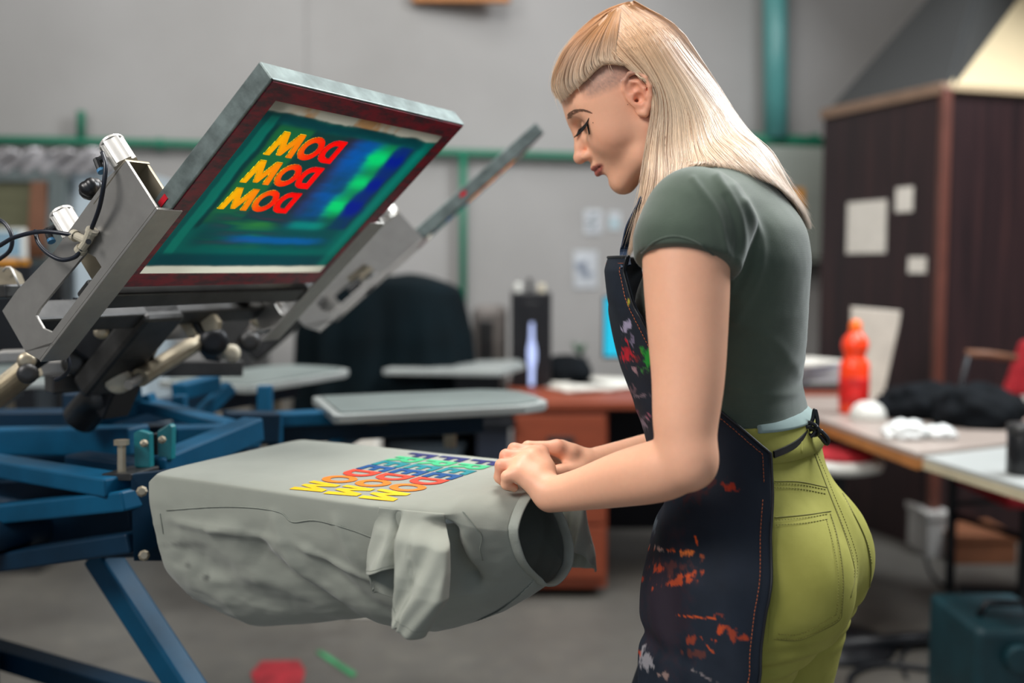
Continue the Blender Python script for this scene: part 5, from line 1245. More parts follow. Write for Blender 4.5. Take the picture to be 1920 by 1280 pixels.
def stitch(pts, bvx, par, m='thread_olive', off=.0006, step=5.5, r=.00042):
    sp = spline(np.array(pts, float), 400); d = np.concatenate([[0], np.cumsum(np.linalg.norm(np.diff(sp, axis=0), axis=1))]); mb = MB(); s = 0; L = d[-1]
    while s < L-step:
        a = [np.interp(s, d, sp[:, k]) for k in (0, 1)]; b = [np.interp(s+step*.62, d, sp[:, k]) for k in (0, 1)]; pa = cast(bvx, *a, off); pb = cast(bvx, *b, off)
        if pa is not None and pb is not None and np.linalg.norm(pa-pb) < .03: mb.tube([pa, pb], r, 5)
        s += step
    if mb.v: return mb.build('stitching', m, par, smooth=True)
# pocket patch (raised panel)
def patch_on(bvx, poly, th, m, par, name, n=26, m_=26, inset=.0):
    """quad patch given by 4 pixel corners (tl,tr,br,bl) with bulged sides, thickened outward"""
    tl, tr, br, bl = [np.array(p, float) for p in poly]; G = np.zeros((n, m_, 3)); ok = True
    for i, v in enumerate(np.linspace(0, 1, n)):
        for j, u in enumerate(np.linspace(0, 1, m_)):
            q = (tl*(1-u)+tr*u)*(1-v)+(bl*(1-u)+br*u)*v; e = min(u, 1-u, v, 1-v); hit = cast(bvx, q[0], q[1], th*min(1, .25+e*14))
            G[i, j] = hit if hit is not None else G[i, j-1]
    return MB().grid(G).build(name, m, par, smooth=True)
pk = patch_on(pants_bvh, [(1452, 974), (1556, 962), (1580, 1165), (1440, 1205)], .0016, 'olive_twill', pants, 'back_pocket')
for pts in ([(1455, 975), (1510, 970), (1557, 962)], [(1455, 984), (1510, 980), (1556, 972)], [(1557, 962), (1570, 1010), (1580, 1080), (1578, 1140), (1572, 1162)], [(1550, 975), (1562, 1020), (1572, 1080), (1570, 1140), (1566, 1158)], [(1572, 1162), (1530, 1185), (1495, 1198), (1452, 1196)], [(1568, 1152), (1530, 1176), (1495, 1190), (1452, 1188)]): stitch(pts, pants_bvh, pants, off=.0024)
for pts, r_ in (([(1557, 963), (1571, 1010), (1581, 1080), (1579, 1140), (1572, 1164), (1530, 1187), (1495, 1200), (1450, 1198)], .0007), ([(1452, 970), (1510, 965), (1558, 958)], .0007)): seam(pts, pants_bvh, r_, 'thread_olive', pants, .0002)
# yoke and centre-back seam, side pocket line
for pts in ([(1452, 906), (1500, 908), (1552, 918)], [(1452, 914), (1500, 916), (1552, 926)], [(1524, 845), (1538, 880), (1556, 925), (1580, 985), (1600, 1045), (1602, 1085)], [(1530, 845), (1545, 880), (1563, 925), (1588, 985), (1607, 1045), (1606, 1085)]): stitch(pts, pants_bvh, pants, off=.0010)
seam([(1452, 902), (1500, 903), (1552, 914)], pants_bvh, .0007, 'thread_olive', pants, 0); seam([(1522, 838), (1534, 870), (1553, 920), (1578, 985), (1597, 1045), (1603, 1080), (1595, 1120)], pants_bvh, .0010, 'thread_olive', pants, 0)
seam([(1580, 925), (1598, 960), (1622, 1010), (1632, 1060), (1630, 1100)], pants_bvh, .0016, 'thread_olive', pants, .0003); stitch([(1583, 932), (1603, 970), (1626, 1015), (1636, 1060)], pants_bvh, pants, 'thread_light', .001)
# waistband
def ringpath(zf, off, n=140):
    out = []
    for a in np.linspace(0, 2*PI, n, endpoint=False):
        z = zf; fc, af, ab, al = [np.interp(z, SL[::-1, 0], SL[::-1, i]) for i in (1, 2, 3, 4)]; ca, sa = math.cos(a), math.sin(a); k = (abs(ca)**2.25+abs(sa)**2.25)**(-1/2.25)
        out.append((fc+(af if ca > 0 else ab)*ca*k+off*ca, al*sa*k+off*sa, a))
    return out
G = np.zeros((7, 140, 3))
for i, (z, o_) in enumerate([(1.015, .0065), (1.016, .0112), (1.03, .0112), (1.050, .0108), (1.057, .0102), (1.058, .0085), (1.05, .003)]):
    for j, (f, l, a) in enumerate(ringpath(z, o_)): G[i, j] = W(f, l, z)
wb = MB().grid(G, False, True).build('waistband', 'olive_twill', pants, smooth=True)
for (x, y0, y1) in ((1500, 795, 850),):
    a = [cast(pants_bvh, x+k*.1, y, .0085) for k, y in enumerate(np.linspace(y0, y1, 8))]; a = [p for p in a if p is not None]
    if len(a) > 2: MB().tube(a, .0028, 6).build('belt_loop', 'olive_twill', pants, smooth=True)
# ---- green rib top
t = NT('green_rib'); t.set(Roughness=.9); t.b.inputs['Specular IOR Level'].default_value = .2; t.b.inputs['Sheen Weight'].default_value = .35; t.b.inputs['Sheen Roughness'].default_value = .5
t.col(t.ramp(t.noise(14, 5, .6), [(.3, rgb(72, 84, 73)), (.7, rgb(82, 95, 82))]))
wv = t.add('ShaderNodeTexWave', wave_type='BANDS'); wv.inputs['Scale'].default_value = 230; wv.inputs['Distortion'].default_value = .6; wv.bands_direction = 'Z'; t.l.new(t.tc.outputs['Object'], wv.inputs['Vector']); t.bump(wv.outputs['Fac'], .22, .0008); t.bump(t.noise(500, 3), .2, .0004); MAT['green_rib'] = t.m
pa, pb, pc = P(1203, 478, 1.135), P(1288, 446, 1.07), P(1368, 512, 1.14); sn = np.cross(pb-pa, pc-pa); sn /= np.linalg.norm(sn); sn = sn if sn[2] > 0 else -sn
sleeveP = [ell_(shL, (.054, .054, .058), np.stack([FB, LB, UP]), .02), cap_(shL, ua[0], .0545, .0525, .01), cap_(ua[0], ua[1], .0525, .050, .006)]
slR = [ell_(shR, (.055, .052, .058), np.stack([FB, LB, UP]), .02), cap_(shR, (shR+elR)/2, .052, .045, .02)]
def clip_by(pr, p0, n):
    f0 = pr.f
    pr2 = Prim(lambda p, f0=f0: np.maximum(f0(p), -((p-p0)@n)), pr.c, pr.r, .010); return pr2
top_prims = [torso, cap_(W(.035, .04, 1.345), shL+UP*.002, .036, .038, .04), cap_(W(.035, -.04, 1.345), shR+UP*.006, .036, .042, .04)]+[clip_by(q, pa, sn) for q in sleeveP]+[clip_by(q, shR-UP*.06, UP) for q in slR]
bust = [ell_(W(.088, s*.065, 1.20), (.045, .052, .05), np.stack([FB, LB, UP]), .03) for s in (1, -1)]
def top_post(p, d):
    hem = 1.052+.003*np.sin((p-OB)@LB*14); d = np.maximum(d, hem-p[:, 2]); return d
def top_disp(v):
    px, py = proj(v); q = v-OB; F_, L_ = FL(v[:, 2]); f = (q*F_).sum(1); l = (q*L_).sum(1); z = v[:, 2]; near = (l > -.02)
    d = np.zeros(len(v))
    for (pts, w_, am) in [([(1345, 330), (1385, 400), (1392, 470), (1370, 545)], 8, .0035), ([(1375, 350), (1412, 420), (1412, 500), (1385, 560)], 8, .0030), ([(1360, 370), (1380, 430), (1378, 490)], 5, -.0012), ([(1395, 380), (1428, 450), (1420, 520), (1380, 600)], 9, .003), ([(1300, 335), (1345, 400), (1362, 470)], 6, .002), ([(1370, 600), (1450, 640), (1500, 700)], 12, .0014), ([(1365, 720), (1430, 740), (1510, 735)], 9, .0016), ([(1370, 690), (1440, 700), (1515, 670)], 9, .0010)]:
        sp = spline(np.array(pts, float), 90); dm = np.full(len(v), 1e9)
        for a in sp: dm = np.minimum(dm, (px-a[0])**2+(py-a[1])**2)
        d += am*np.exp(-dm/(w_*w_))*near
    d += .0015*np.exp(-((z-1.058)/.004)**2)
    d += .0012*lattice_noise(v, 20, 41, 3)
    return d
top, TV, TF = part_surface('green_top', top_prims+bust, (.0, .98, 1.04), (.60, 1.62, 1.44), .0055, top_post, 'green_rib', .0028, top_disp)
top_bvh = BVHTree.FromPolygons([Vector(v) for v in TV], [tuple(q) for q in TF])
# pale lining peeking below the hem
G = np.zeros((4, 140, 3))
for i, (z, o_) in enumerate([(1.060, .003), (1.049, .0118), (1.0455, .0116), (1.043, .004)]):
    for j, (f, l, a) in enumerate(ringpath(z, o_)): kk = 0 if abs(a-PI) < 1.05 else o_-.001; G[i, j] = W(f-kk*math.cos(a), l-kk*math.sin(a), z+.007)
MB().grid(G, False, True).build('hem_lining', mat('lining_pale', rgb(150, 172, 168), .8, 0, .05, 30), top, smooth=True, label='pale grey-blue lining edge')
seam([(1203, 474), (1228, 453), (1262, 443), (1300, 452), (1335, 476), (1366, 508)], top_bvh, .0012, 'green_rib', top, .0002)

# ---- apron
t = attrmat('apron_denim', .72, .3); t.bump(t.noise(900, 2), .15, .0004); t.bump(t.noise(30, 4), .2, .002)
def apron_pt(z, a, push):
    zc = max(z, .86); fc, af, ab, al = [np.interp(zc, SL[::-1, 0], SL[::-1, i]) for i in (1, 2, 3, 4)]
    ca, sa = math.cos(a), math.sin(a); k = (abs(ca)**2.25+abs(sa)**2.25)**(-1/2.25); A = af if ca > 0 else ab
    return np.array([fc+(A*k+push)*ca, (al*k+push)*sa])
ZA = [.36, .50, .62, .70, .76, .82, .88, .94, .985, 1.03, 1.06, 1.12, 1.20, 1.245]
EDG = [108, 109, 110, 110, 110, 112, 115, 120, 125, 128, 108, 64, 44, 36]           # angle of the near side edge (deg from front)
PSH = [.045, .042, .04, .038, .036, .030, .026, .021, .019, .019, .018, .022, .030, .034]
FRT = [.105, .095, .08, .062, .05, .042, .034, .028, .03, .045, .055, .055, .050, .062]
na_, nz_ = 400, 440; G = np.zeros((nz_, na_, 3)); zz = np.linspace(.36, 1.262, nz_)
AE = np.zeros((nz_, na_))
for i, z in enumerate(zz):
    e = math.radians(np.interp(z, ZA, EDG)); pu = np.interp(z, ZA, PSH); fr_ = np.interp(z, ZA, FRT)
    for j, s_ in enumerate(np.linspace(1, -1, na_)):
        a = s_*e; hang = np.clip((.98-z)/.3, 0, 1)
        w_ = .010*hang*math.sin(a*7+2.2*math.sin(z*9)+1)+.004*hang*math.sin(a*17+z*20)+.0015*math.sin(a*9+z*60)
        push = pu+(fr_-pu)*max(0, math.cos(a))**2+w_*(.4+.6*abs(math.cos(a)))
        f, l = apron_pt(z, a, push)
        f += .014*math.exp(-((z-.955)/.022)**2)*max(0, math.cos(a))*-1.0+.012*math.exp(-((z-.84)/.05)**2)*max(0, math.cos(a))-.008*math.exp(-((z-.79)/.012)**2)*max(0, math.cos(a-.5))
        G[i, j] = W(f, l, z); AE[i, j] = a
idx = np.arange(nz_*na_).reshape(nz_, na_); Q = np.stack([idx[:-1, :-1], idx[:-1, 1:], idx[1:, 1:], idx[1:, :-1]], -1).reshape(-1, 4)
AV = G.reshape(-1, 3); apron = fastmesh('apron', AV, Q, 'apron_denim', person); apron['label'] = 'dark navy denim apron with paint stains'
md = apron.modifiers.new('s', 'SOLIDIFY'); md.thickness = .0022; md.offset = 1
apx, apy = proj(AV); nA = lattice_noise(AV, 45, 51, 4); nB = lattice_noise(AV, 160, 52, 4); nS = lattice_noise(AV*[1, 1, 3.5], 60, 53, 4)
CA = np.tile(np.array(rgb(26, 34, 46)[:3]), (len(AV), 1)); CA *= (1+.25*nA)[:, None]
nearm = (AE.reshape(-1) > -.6)
def ablot(x, y, rx, ry, c, k=1, ang=0, nz=None, rough=1.4, bias=.78):
    ca, sa = math.cos(ang), math.sin(ang); dx = apx-x; dy = apy-y; u = (dx*ca+dy*sa)/rx; v = (-dx*sa+dy*ca)/ry; q = nB if nz is None else nz
    m = np.clip((bias-np.sqrt(u*u+v*v)+q*rough+nA*.5)*2.2, 0, 1)*k*nearm; m = m[:, None]; CA[:] = CA*(1-m)+np.array(rgb(*c)[:3])*m
ablot(1250, 1120, 70, 200, (52, 32, 40), .5, 0, None, .5); ablot(1300, 900, 60, 50, (60, 26, 30), .4)
for a in [(1366, 912, 22, 10, (176, 50, 20), .9, .3), (1330, 905, 40, 16, (90, 36, 30), .5), (1300, 925, 30, 20, (70, 30, 30), .4), (1262, 1032, 50, 6, (206, 88, 34), .9, .12), (1285, 1036, 22, 9, (232, 120, 50), .9), (1240, 1030, 20, 6, (220, 200, 190), .5, .4), (1306, 1014, 4, 12, (236, 90, 30), 1, -.3), (1236, 1066, 14, 11, (200, 72, 32), .9),
          (1292, 1078, 24, 10, (206, 80, 34), .95, -.2), (1268, 1092, 34, 7, (190, 74, 34), .8, -.2), (1316, 1052, 8, 14, (196, 96, 50), .6), (1270, 1062, 50, 26, (120, 60, 46), .35), (1324, 1158, 44, 2.4, (204, 84, 30), .95, .08), (1348, 1180, 10, 26, (196, 74, 30), .9), (1372, 1185, 12, 16, (176, 66, 30), .7), (1400, 1196, 16, 7, (190, 70, 30), .7),
          (1324, 1208, 22, 3, (204, 84, 30), .9, .9), (1294, 1200, 14, 10, (150, 60, 34), .8), (1300, 1224, 24, 10, (110, 54, 40), .6), (1214, 1240, 16, 26, (180, 176, 180), .55, -.5), (1236, 1262, 20, 8, (170, 140, 130), .6, .3), (1322, 1268, 30, 3, (150, 140, 140), .6, .5), (1228, 975, 5, 26, (96, 108, 116), .6, .1), (1205, 1085, 3, 10, (180, 60, 30), .8), (1198, 1222, 3, 8, (200, 70, 30), .8),
          (1174, 612, 9, 18, (176, 170, 200), .85, .2), (1184, 640, 9, 20, (150, 140, 170), .6, -.3), (1176, 662, 13, 26, (186, 24, 44), 1, 0), (1198, 668, 10, 12, (150, 30, 40), .6), (1214, 668, 16, 20, (30, 150, 50), .95, .2), (1204, 694, 13, 10, (60, 130, 60), .8, .7), (1190, 690, 6, 14, (190, 150, 160), .6, -.4), (1182, 730, 12, 14, (130, 100, 110), .5), (1200, 742, 18, 5, (150, 130, 140), .5),
          (1204, 790, 18, 16, (170, 150, 168), .6), (1190, 775, 14, 10, (140, 60, 80), .6), (1216, 778, 8, 12, (190, 110, 130), .6), (1178, 566, 3, 8, (190, 180, 60), .9), (1176, 826, 3, 10, (180, 150, 50), .7), (1172, 760, 4, 20, (110, 30, 50), .6)]:
    ablot(*a)
setcol(apron, CA)
apron_bvh = BVHTree.FromPolygons([Vector(v) for v in AV], [tuple(q) for q in Q])
mat('thread_orange', rgb(178, 92, 48), .7, 0, .2, 80); mat('strap_black', rgb(20, 22, 28), .4, 0, .1, 30)
def edge_line(off_in, z0, z1, n=240):
    out = []
    for z in np.linspace(z0, z1, n):
        i = int(np.clip((z-.36)/(1.262-.36)*(nz_-1), 0, nz_-1)); row = G[i]; d = 0; j = 0
        while d < off_in and j < na_-2: d += np.linalg.norm(row[j+1]-row[j]); j += 1
        nrm = np.cross(row[j+1]-row[j], UP); nrm /= np.linalg.norm(nrm)+1e-9
        if nrm@(row[j]-OB*[1, 1, 0]-UP*z) < 0: nrm = -nrm
        out.append(row[j]+nrm*.0026)
    return np.array(out)
def dash(path, step, fill, r, m, par, name='stitching'):
    d = np.concatenate([[0], np.cumsum(np.linalg.norm(np.diff(path, axis=0), axis=1))]); mb = MB(); s = 0
    while s < d[-1]-step:
        a = np.array([np.interp(s, d, path[:, k]) for k in range(3)]); b = np.array([np.interp(s+step*fill, d, path[:, k]) for k in range(3)]); mb.tube([a, b], r, 5); s += step
    return mb.build(name, m, par, smooth=True)
dash(edge_line(.012, .40, .985), .0045, .7, .00045, 'thread_orange', apron); dash(edge_line(.010, 1.0, 1.255), .0045, .7, .00045, 'thread_orange', apron)
ed = edge_line(.0, .37, 1.262); MB().tube(ed, .0016, 6).build('edge_hem', 'strap_black', apron, smooth=True)
tp = [G[-1, j]+UP*.0 for j in range(0, na_, 6)]; MB().tube(tp, .002, 6).build('edge_hem', 'strap_black', apron, smooth=True)
dash(np.array([p-UP*.008+FB*.003 for p in tp]), .0045, .7, .00045, 'thread_orange', apron)
# neck strap: from bib corner up over the shoulder beside the neck
k_ = G[-1, 10]
strap_pts = [k_-UP*.012, P(1172, 470, 1.245), P(1180, 425, 1.235), P(1200, 385, 1.225), P(1226, 356, 1.238), P(1250, 330, 1.262), P(1275, 314, 1.29)]
sp = spline(strap_pts, 60)
def ribbon(path, wdir, w, th, name, m, par):
    Gr = np.zeros((len(path), 4, 3))
    for i, p in enumerate(path):
        t_ = path[min(i+1, len(path)-1)]-path[max(i-1, 0)]; t_ /= np.linalg.norm(t_); wd2 = wdir-t_*(wdir@t_); wd2 /= np.linalg.norm(wd2); n_ = np.cross(t_, wd2)
        Gr[i] = [p+wd2*w+n_*th, p-wd2*w+n_*th, p-wd2*w-n_*th, p+wd2*w-n_*th]
    return MB().grid(Gr, False, True).build(name, m, par, smooth=False)
ribbon(sp, np.array([.75, .4, .55]), .0065, .0009, 'neck_strap', mat('strap_denim', rgb(44, 60, 84), .7, 0, .25, 60), apron)
k2 = G[-1, na_-12]; sp2 = spline([k2-UP*.012, k2+UP*.06+FB*.0, W(.12, -.06, 1.36), W(.06, -.065, 1.395)], 40); ribbon(sp2, LB, .0065, .0009, 'neck_strap', 'strap_denim', apron)
# waist strap and knot
e3 = [cast(pants_bvh, *[q_[0] for q_ in (np.array([x]), np.array([y]))], .013) for x, y in spline(np.array([(1451, 852), (1475, 842), (1498, 828), (1518, 806)], float), 30)]; e3 = [p for p in e3 if p is not None]
if len(e3) > 6: ribbon(np.array(e3), UP, .0042, .0012, 'waist_strap', 'strap_black', apron)
kc = cast(pants_bvh, 1512, 800, .012, P(1515, 800, 1.2))
def kp(x, y, d=0): return onplane(x, y, kc-np.array([0, 1, 0])*(.0+d), (0, 1, 0))
mb = MB()
for pts in ([(1488, 806), (1500, 796), (1516, 792), (1530, 798), (1536, 810), (1526, 816), (1508, 814), (1492, 812)], [(1500, 808), (1512, 800), (1528, 806), (1520, 818), (1504, 816)], [(1518, 800), (1524, 785), (1528, 768), (1533, 790), (1530, 806)], [(1526, 808), (1538, 818), (1550, 832), (1552, 822), (1538, 806)], [(1496, 800), (1515, 806), (1534, 800)]):
    mb.tube(spline([kp(x, y, random.uniform(.0, .010)) for x, y in pts], 26), .0026, 7)
mb.build('strap_knot', 'strap_black', apron, smooth=True, label='knotted black apron ties')
# shoes
for s_, an in ((1, anL), (-1, anR)):
    sh_pr = [cap_(an-FB*.03-UP*.055, an+FB*.15-UP*.065, .038, .034, .02), cap_(an-UP*.02, an-UP*.06, .042, .04, .02)]
    def shp(p, d): return np.maximum(d, .002-p[:, 2])
    part_surface('shoe', sh_pr, an-[.3, .3, .12], an+[.3, .3, .08], .003, shp, 'black_cloth', .006)
# ================================================================ FACE DETAILS AND HAIR
mat('eye_white', rgb(226, 220, 214), .15); mat('iris_dark', rgb(60, 70, 70), .1); mat('lash_black', rgb(12, 10, 12), .6); mat('brow_brown', rgb(128, 94, 74), .8)
def mirror_pts(q): h_ = toH(np.asarray(q)); h_[:, 1] *= -1; return HO+HS*(h_@HA)
def facept(x, y, off=0.0): return cast(body_bvh, x, y, off)
def stroke(mb, pts, rr, far, seg=4):
    pts = np.array(pts); pts = mirror_pts(pts) if far else pts; mb.tube(pts, rr, seg)
lid = spline(np.array([(1104, 221), (1102, 227), (1098, 233), (1092, 239), (1085, 244)], float), 40)
for far_ in (0, 1):
    mb = MB(); pl_ = [facept(x, y, .0004) for x, y in lid]; pl_ = [p for p in pl_ if p is not None]
    stroke(mb, pl_, [.0004+.0008*min(1, k/10) for k in range(len(pl_))], far_, 6)
    mb.build('eyeliner', 'lash_black', person, smooth=True)
    mb = MB()
    for k in range(34):
        u = k/33; x, y = lid[int(8+u*31)]; p0 = facept(x, y, .0002)
        if p0 is None: continue
        d = HX*(.0100+.002*u)-HZ*(.0075-.002*u)+HY*(.004*(1-u)); d = d*random.uniform(.8, 1.1); stroke(mb, [p0, p0+d*.5-HZ*.0014, p0+d], [.0007, .0005, .00015], far_)
    for k in range(12):
        u = k/11; x, y = 1101+3*u*random.uniform(.5, 1), 229+10*u; p0 = facept(x, y, .0003); p1 = facept(x+2.5*random.random(), y+9+8*u*random.random(), .0006)
        if p0 is not None and p1 is not None: stroke(mb, [p0, (p0+p1)/2, p1], [.0006, .0005, .0002], far_)
    mb.build('eyelashes', 'lash_black', person, smooth=True)
    mb = MB(); br = spline(np.array([(1064, 219), (1068, 213), (1077, 208), (1088, 206), (1098, 207), (1106, 210)], float), 60)
    for k in range(170):
        u = random.random()**1.3; x, y = br[int(u*59)]; w_ = 7.5*(1-u)**.8+1.2; x += random.uniform(-1, 1)*1.2; y += random.uniform(-1, 1)*w_*.5+1.0; L = random.uniform(5, 9)*(1-.3*u)
        a_ = facept(x, y, .0001); b_ = facept(x+L*.5, y-L*.32*(1-1.4*u), .0007); c_ = facept(x+L, y-L*.45*(1-1.8*u), .0005)
        if a_ is None or b_ is None or c_ is None or np.linalg.norm(a_-c_) > .02: continue
        stroke(mb, [a_, b_, c_], [.00022, .00018, .00008], far_)
    mb.build('eyebrow', 'brow_brown', person, smooth=True)
for (x, y, r_) in ((1112, 230, .0008), (1177, 196, .0006)):
    p_ = cast(body_bvh, x, y, 0.0)
    if p_ is not None: MB().lathe([(r_, 0), (r_*.6, r_*.4)], p_, -ray(x, y), 10).build('mole', 'brow_brown', person, smooth=True)

# ---- hair hull (outer shape of the hair over the skull) in the head frame
sil = [(1030, 178), (1033, 140), (1048, 105), (1072, 72), (1102, 42), (1140, 15), (1185, 1), (1225, 6), (1262, 30), (1295, 68), (1322, 112), (1345, 158), (1360, 200)]
cH = np.array([.0, 0, .035]); ang = []; rad_ = []
midn = HY
for (x, y) in sil:
    q = toH(onplane(x, y, HO, midn)[None])[0]-cH; ang.append(math.atan2(q[2], q[0])); rad_.append(math.hypot(q[0], q[2]))
ang = np.unwrap(ang)
def rho(a): return np.interp(a, ang, rad_)
a_lo, a_hi = ang[0], ang[-1]
WB = .090
def hullpt(a, b):
    r = rho(a)-.002; sb = np.sign(math.sin(b))*abs(math.sin(b))**.9
    return HO+HS*(np.array([cH[0]+r*math.cos(a)*math.cos(b), WB*sb, cH[2]+r*math.sin(a)*math.cos(b)])@HA)
nA_, nB_ = 70, 60; HG = np.array([[hullpt(a, b) for b in np.linspace(-PI/2, PI/2, nB_)] for a in np.linspace(a_lo-.5, a_hi+.6, nA_)])
hq = [(i*nB_+j, (i+1)*nB_+j, (i+1)*nB_+j+1, i*nB_+j+1) for i in range(nA_-1) for j in range(nB_-1)]
hull_bvh = BVHTree.FromPolygons([Vector(v) for v in HG.reshape(-1, 3)], hq)
hcen = np.array(proj(HO+HS*(cH@HA)))
def hp(g, off=.0):
    if len(g) == 3: return P(*g)
    x, y = g
    for k in range(30):
        q = cast(hull_bvh, x, y, off)
        if q is not None: return q
        x += (hcen[0]-x)*.03; y += (hcen[1]-y)*.03
    return P(g[0], g[1], 1.33)
near = [
 [(1122, 45), (1124, 75), (1136, 108), (1170, 128), (1214, 132), (1242, 162), (1246, 215), (1232, 265), (1214, 310, 1.238), (1203, 360, 1.225), (1190, 425, 1.218), (1175, 488, 1.222)],
 [(1134, 32), (1150, 75), (1185, 108), (1228, 134), (1252, 178), (1257, 225), (1248, 270), (1232, 310, 1.225), (1222, 350, 1.214), (1208, 400, 1.208), (1192, 440, 1.210), (1180, 482, 1.216)],
 [(1148, 20), (1172, 65), (1210, 105), (1242, 148), (1260, 200), (1264, 245), (1262, 280), (1258, 310, 1.212), (1248, 340, 1.203), (1236, 370, 1.196), (1222, 400, 1.196), (1210, 430, 1.20)],
 [(1162, 12), (1198, 55), (1236, 100), (1268, 155), (1286, 210), (1293, 255), (1296, 280, 1.215), (1298, 300, 1.205), (1300, 316, 1.196), (1303, 330, 1.19), (1307, 344, 1.184), (1312, 358, 1.18)],
 [(1172, 7), (1216, 48), (1258, 96), (1292, 155), (1314, 212), (1328, 252), (1345, 278, 1.235), (1362, 300, 1.222), (1380, 322, 1.214), (1398, 346, 1.212), (1414, 370, 1.214), (1428, 392, 1.22)],
 [(1180, 5), (1232, 42), (1280, 94), (1316, 155), (1342, 210), (1364, 250, 1.285), (1388, 284, 1.272), (1410, 314, 1.262), (1430, 344, 1.256), (1450, 374, 1.252), (1466, 402, 1.252), (1480, 428, 1.255)],
 [(1186, 3), (1244, 36), (1294, 88), (1332, 150), (1358, 205), (1384, 250, 1.325), (1410, 290, 1.315), (1434, 324, 1.308), (1454, 354, 1.303), (1472, 384, 1.30), (1486, 412, 1.298), (1498, 440, 1.298)],
]
GU = [np.array([hp(g) for g in gd]) for gd in near]
GU = [spline(g, 40) for g in GU]
def mirrorH(p):
    q = toH(p); q[:, 1] *= -1; return HO+HS*(q@HA)
def mirrorB(p):
    q = p-OB; F_, L_ = FL(p[:, 2]); l = (q*L_).sum(1); return p-2*l[:, None]*L_
back_mid = spline(np.array([hp(g) if len(g) == 2 else P(*g) for g in [(1190, 3), (1250, 34), (1300, 86), (1340, 150), (1366, 204), (1392, 250, 1.355), (1416, 290, 1.352), (1440, 326, 1.348), (1458, 356, 1.344), (1476, 386, 1.340), (1490, 414, 1.338), (1500, 438, 1.336)]]), 40)
far = []
for g in GU[::-1]:
    mh = mirrorH(g); mb_ = mirrorB(g); t_ = np.clip((np.arange(40)-20)/14, 0, 1)[:, None]; far.append(mh*(1-t_*.6)+mb_*t_*.6)
clear_prims = top_prims+neck+[head[0]]
def push_out(p, m=.009, k0=0):
    p = p.copy()
    for _ in range(3):
        d = evalp(clear_prims, p)-.0055; e = .002; g = np.stack([evalp(clear_prims, p+np.eye(3)[k]*e)-.0055-d for k in range(3)], 1)/e; g /= np.linalg.norm(g, axis=1)[:, None]+1e-9
        mv = np.clip(m-d, 0, .05)[:, None]; p = p+g*mv
    return p
SHEET = np.array([push_out(g, .012) for g in GU+[back_mid]+far])            # 15 guides x 40
for _it in range(26):
    S2_ = SHEET.copy(); S2_[:, 1:-1] = .5*SHEET[:, 1:-1]+.25*(SHEET[:, 2:]+SHEET[:, :-2]); S3_ = S2_.copy(); S3_[1:-1, 14:] = (.6*S2_[1:-1, 14:]+.2*(S2_[2:, 14:]+S2_[:-2, 14:])) if _it < 2 else S2_[1:-1, 14:]; SHEET = S3_
SHEET = np.array([push_out(g, .007) for g in SHEET])
for _ in range(8): SHEET[:, 1:-1] = .5*SHEET[:, 1:-1]+.25*(SHEET[:, 2:]+SHEET[:, :-2])
SHEET = np.array([push_out(g, .0085) for g in SHEET])
for _ in range(2): SHEET[:, 1:-1] = .5*SHEET[:, 1:-1]+.25*(SHEET[:, 2:]+SHEET[:, :-2])
bangs = [[(1166, 12), (1160, 50), (1156, 85), (1157, 110), (1162, 129)], [(1156, 16), (1134, 64), (1124, 95), (1122, 112), (1122, 128)], [(1150, 20), (1114, 74), (1096, 112), (1090, 138), (1090, 158)], [(1146, 22), (1094, 78), (1070, 120), (1062, 155), (1064, 182)], [(1142, 23), (1080, 80), (1054, 124), (1044, 162), (1048, 196)], [(1138, 24), (1068, 84), (1044, 124), (1034, 160), (1038, 196)]]
BG = [spline(np.array([hp(g, -.0022 if bi_ == 0 else (-.0005 if bi_ == 1 else .001)) for g in gd]), 24) for bi_, gd in enumerate(bangs)]
for b_ in BG:      # curl the tips in toward the brow
    for k in range(24):
        t_ = max(0, (k-14)/9); b_[k] += -HX*.008*t_*t_
bm_ = []
for k in range(24): a = np.interp(k/23, [0, 1], [ang[6]-.02, ang[0]-.05]); bm_.append(hullpt(a, 0)-HX*.008*max(0, (k-14)/9)**2)
BG.append(np.array(bm_))
BANG = np.array(BG+[mirrorH(b) for b in BG[:-1][::-1]])
def interp_guides(GD, s, samples=None):
    n = len(GD); s = np.clip(s, 0, n-1.0001); i = int(s); u = s-i; a, b, c, d = GD[max(i-1, 0)], GD[i], GD[min(i+1, n-1)], GD[min(i+2, n-1)]
    return .5*((2*b)+(c-a)*u+(2*a-5*b+4*c-d)*u*u+(3*b-a-3*c+d)*u**3)
hm = attrmat('blonde_hair', .36, .55); hm.b.inputs['Anisotropic'].default_value = .6; hm.b.inputs['Sheen Weight'].default_value = .25
hm2 = attrmat('hair_under', .6, .3)
gold = np.array(rgb(212, 152, 96)[:3]); pale = np.array(rgb(246, 216, 182)[:3]); lit_white = np.array(rgb(252, 238, 224)[:3]); dk = np.array(rgb(170, 118, 78)[:3])
hair = bpy.data.objects.new('hair', None); link(hair, person); hair['label'] = 'long straight pale blonde hair with golden roots and a blunt rounded fringe'
hair.location = (0, 0, 0)
def addhair(name, V_, Q_, m, C_):
    V_ = np.asarray(V_)-np.array(person.location); o = fastmesh(name, V_, Q_, m, None); o.parent = hair; setcol(o, C_); return o
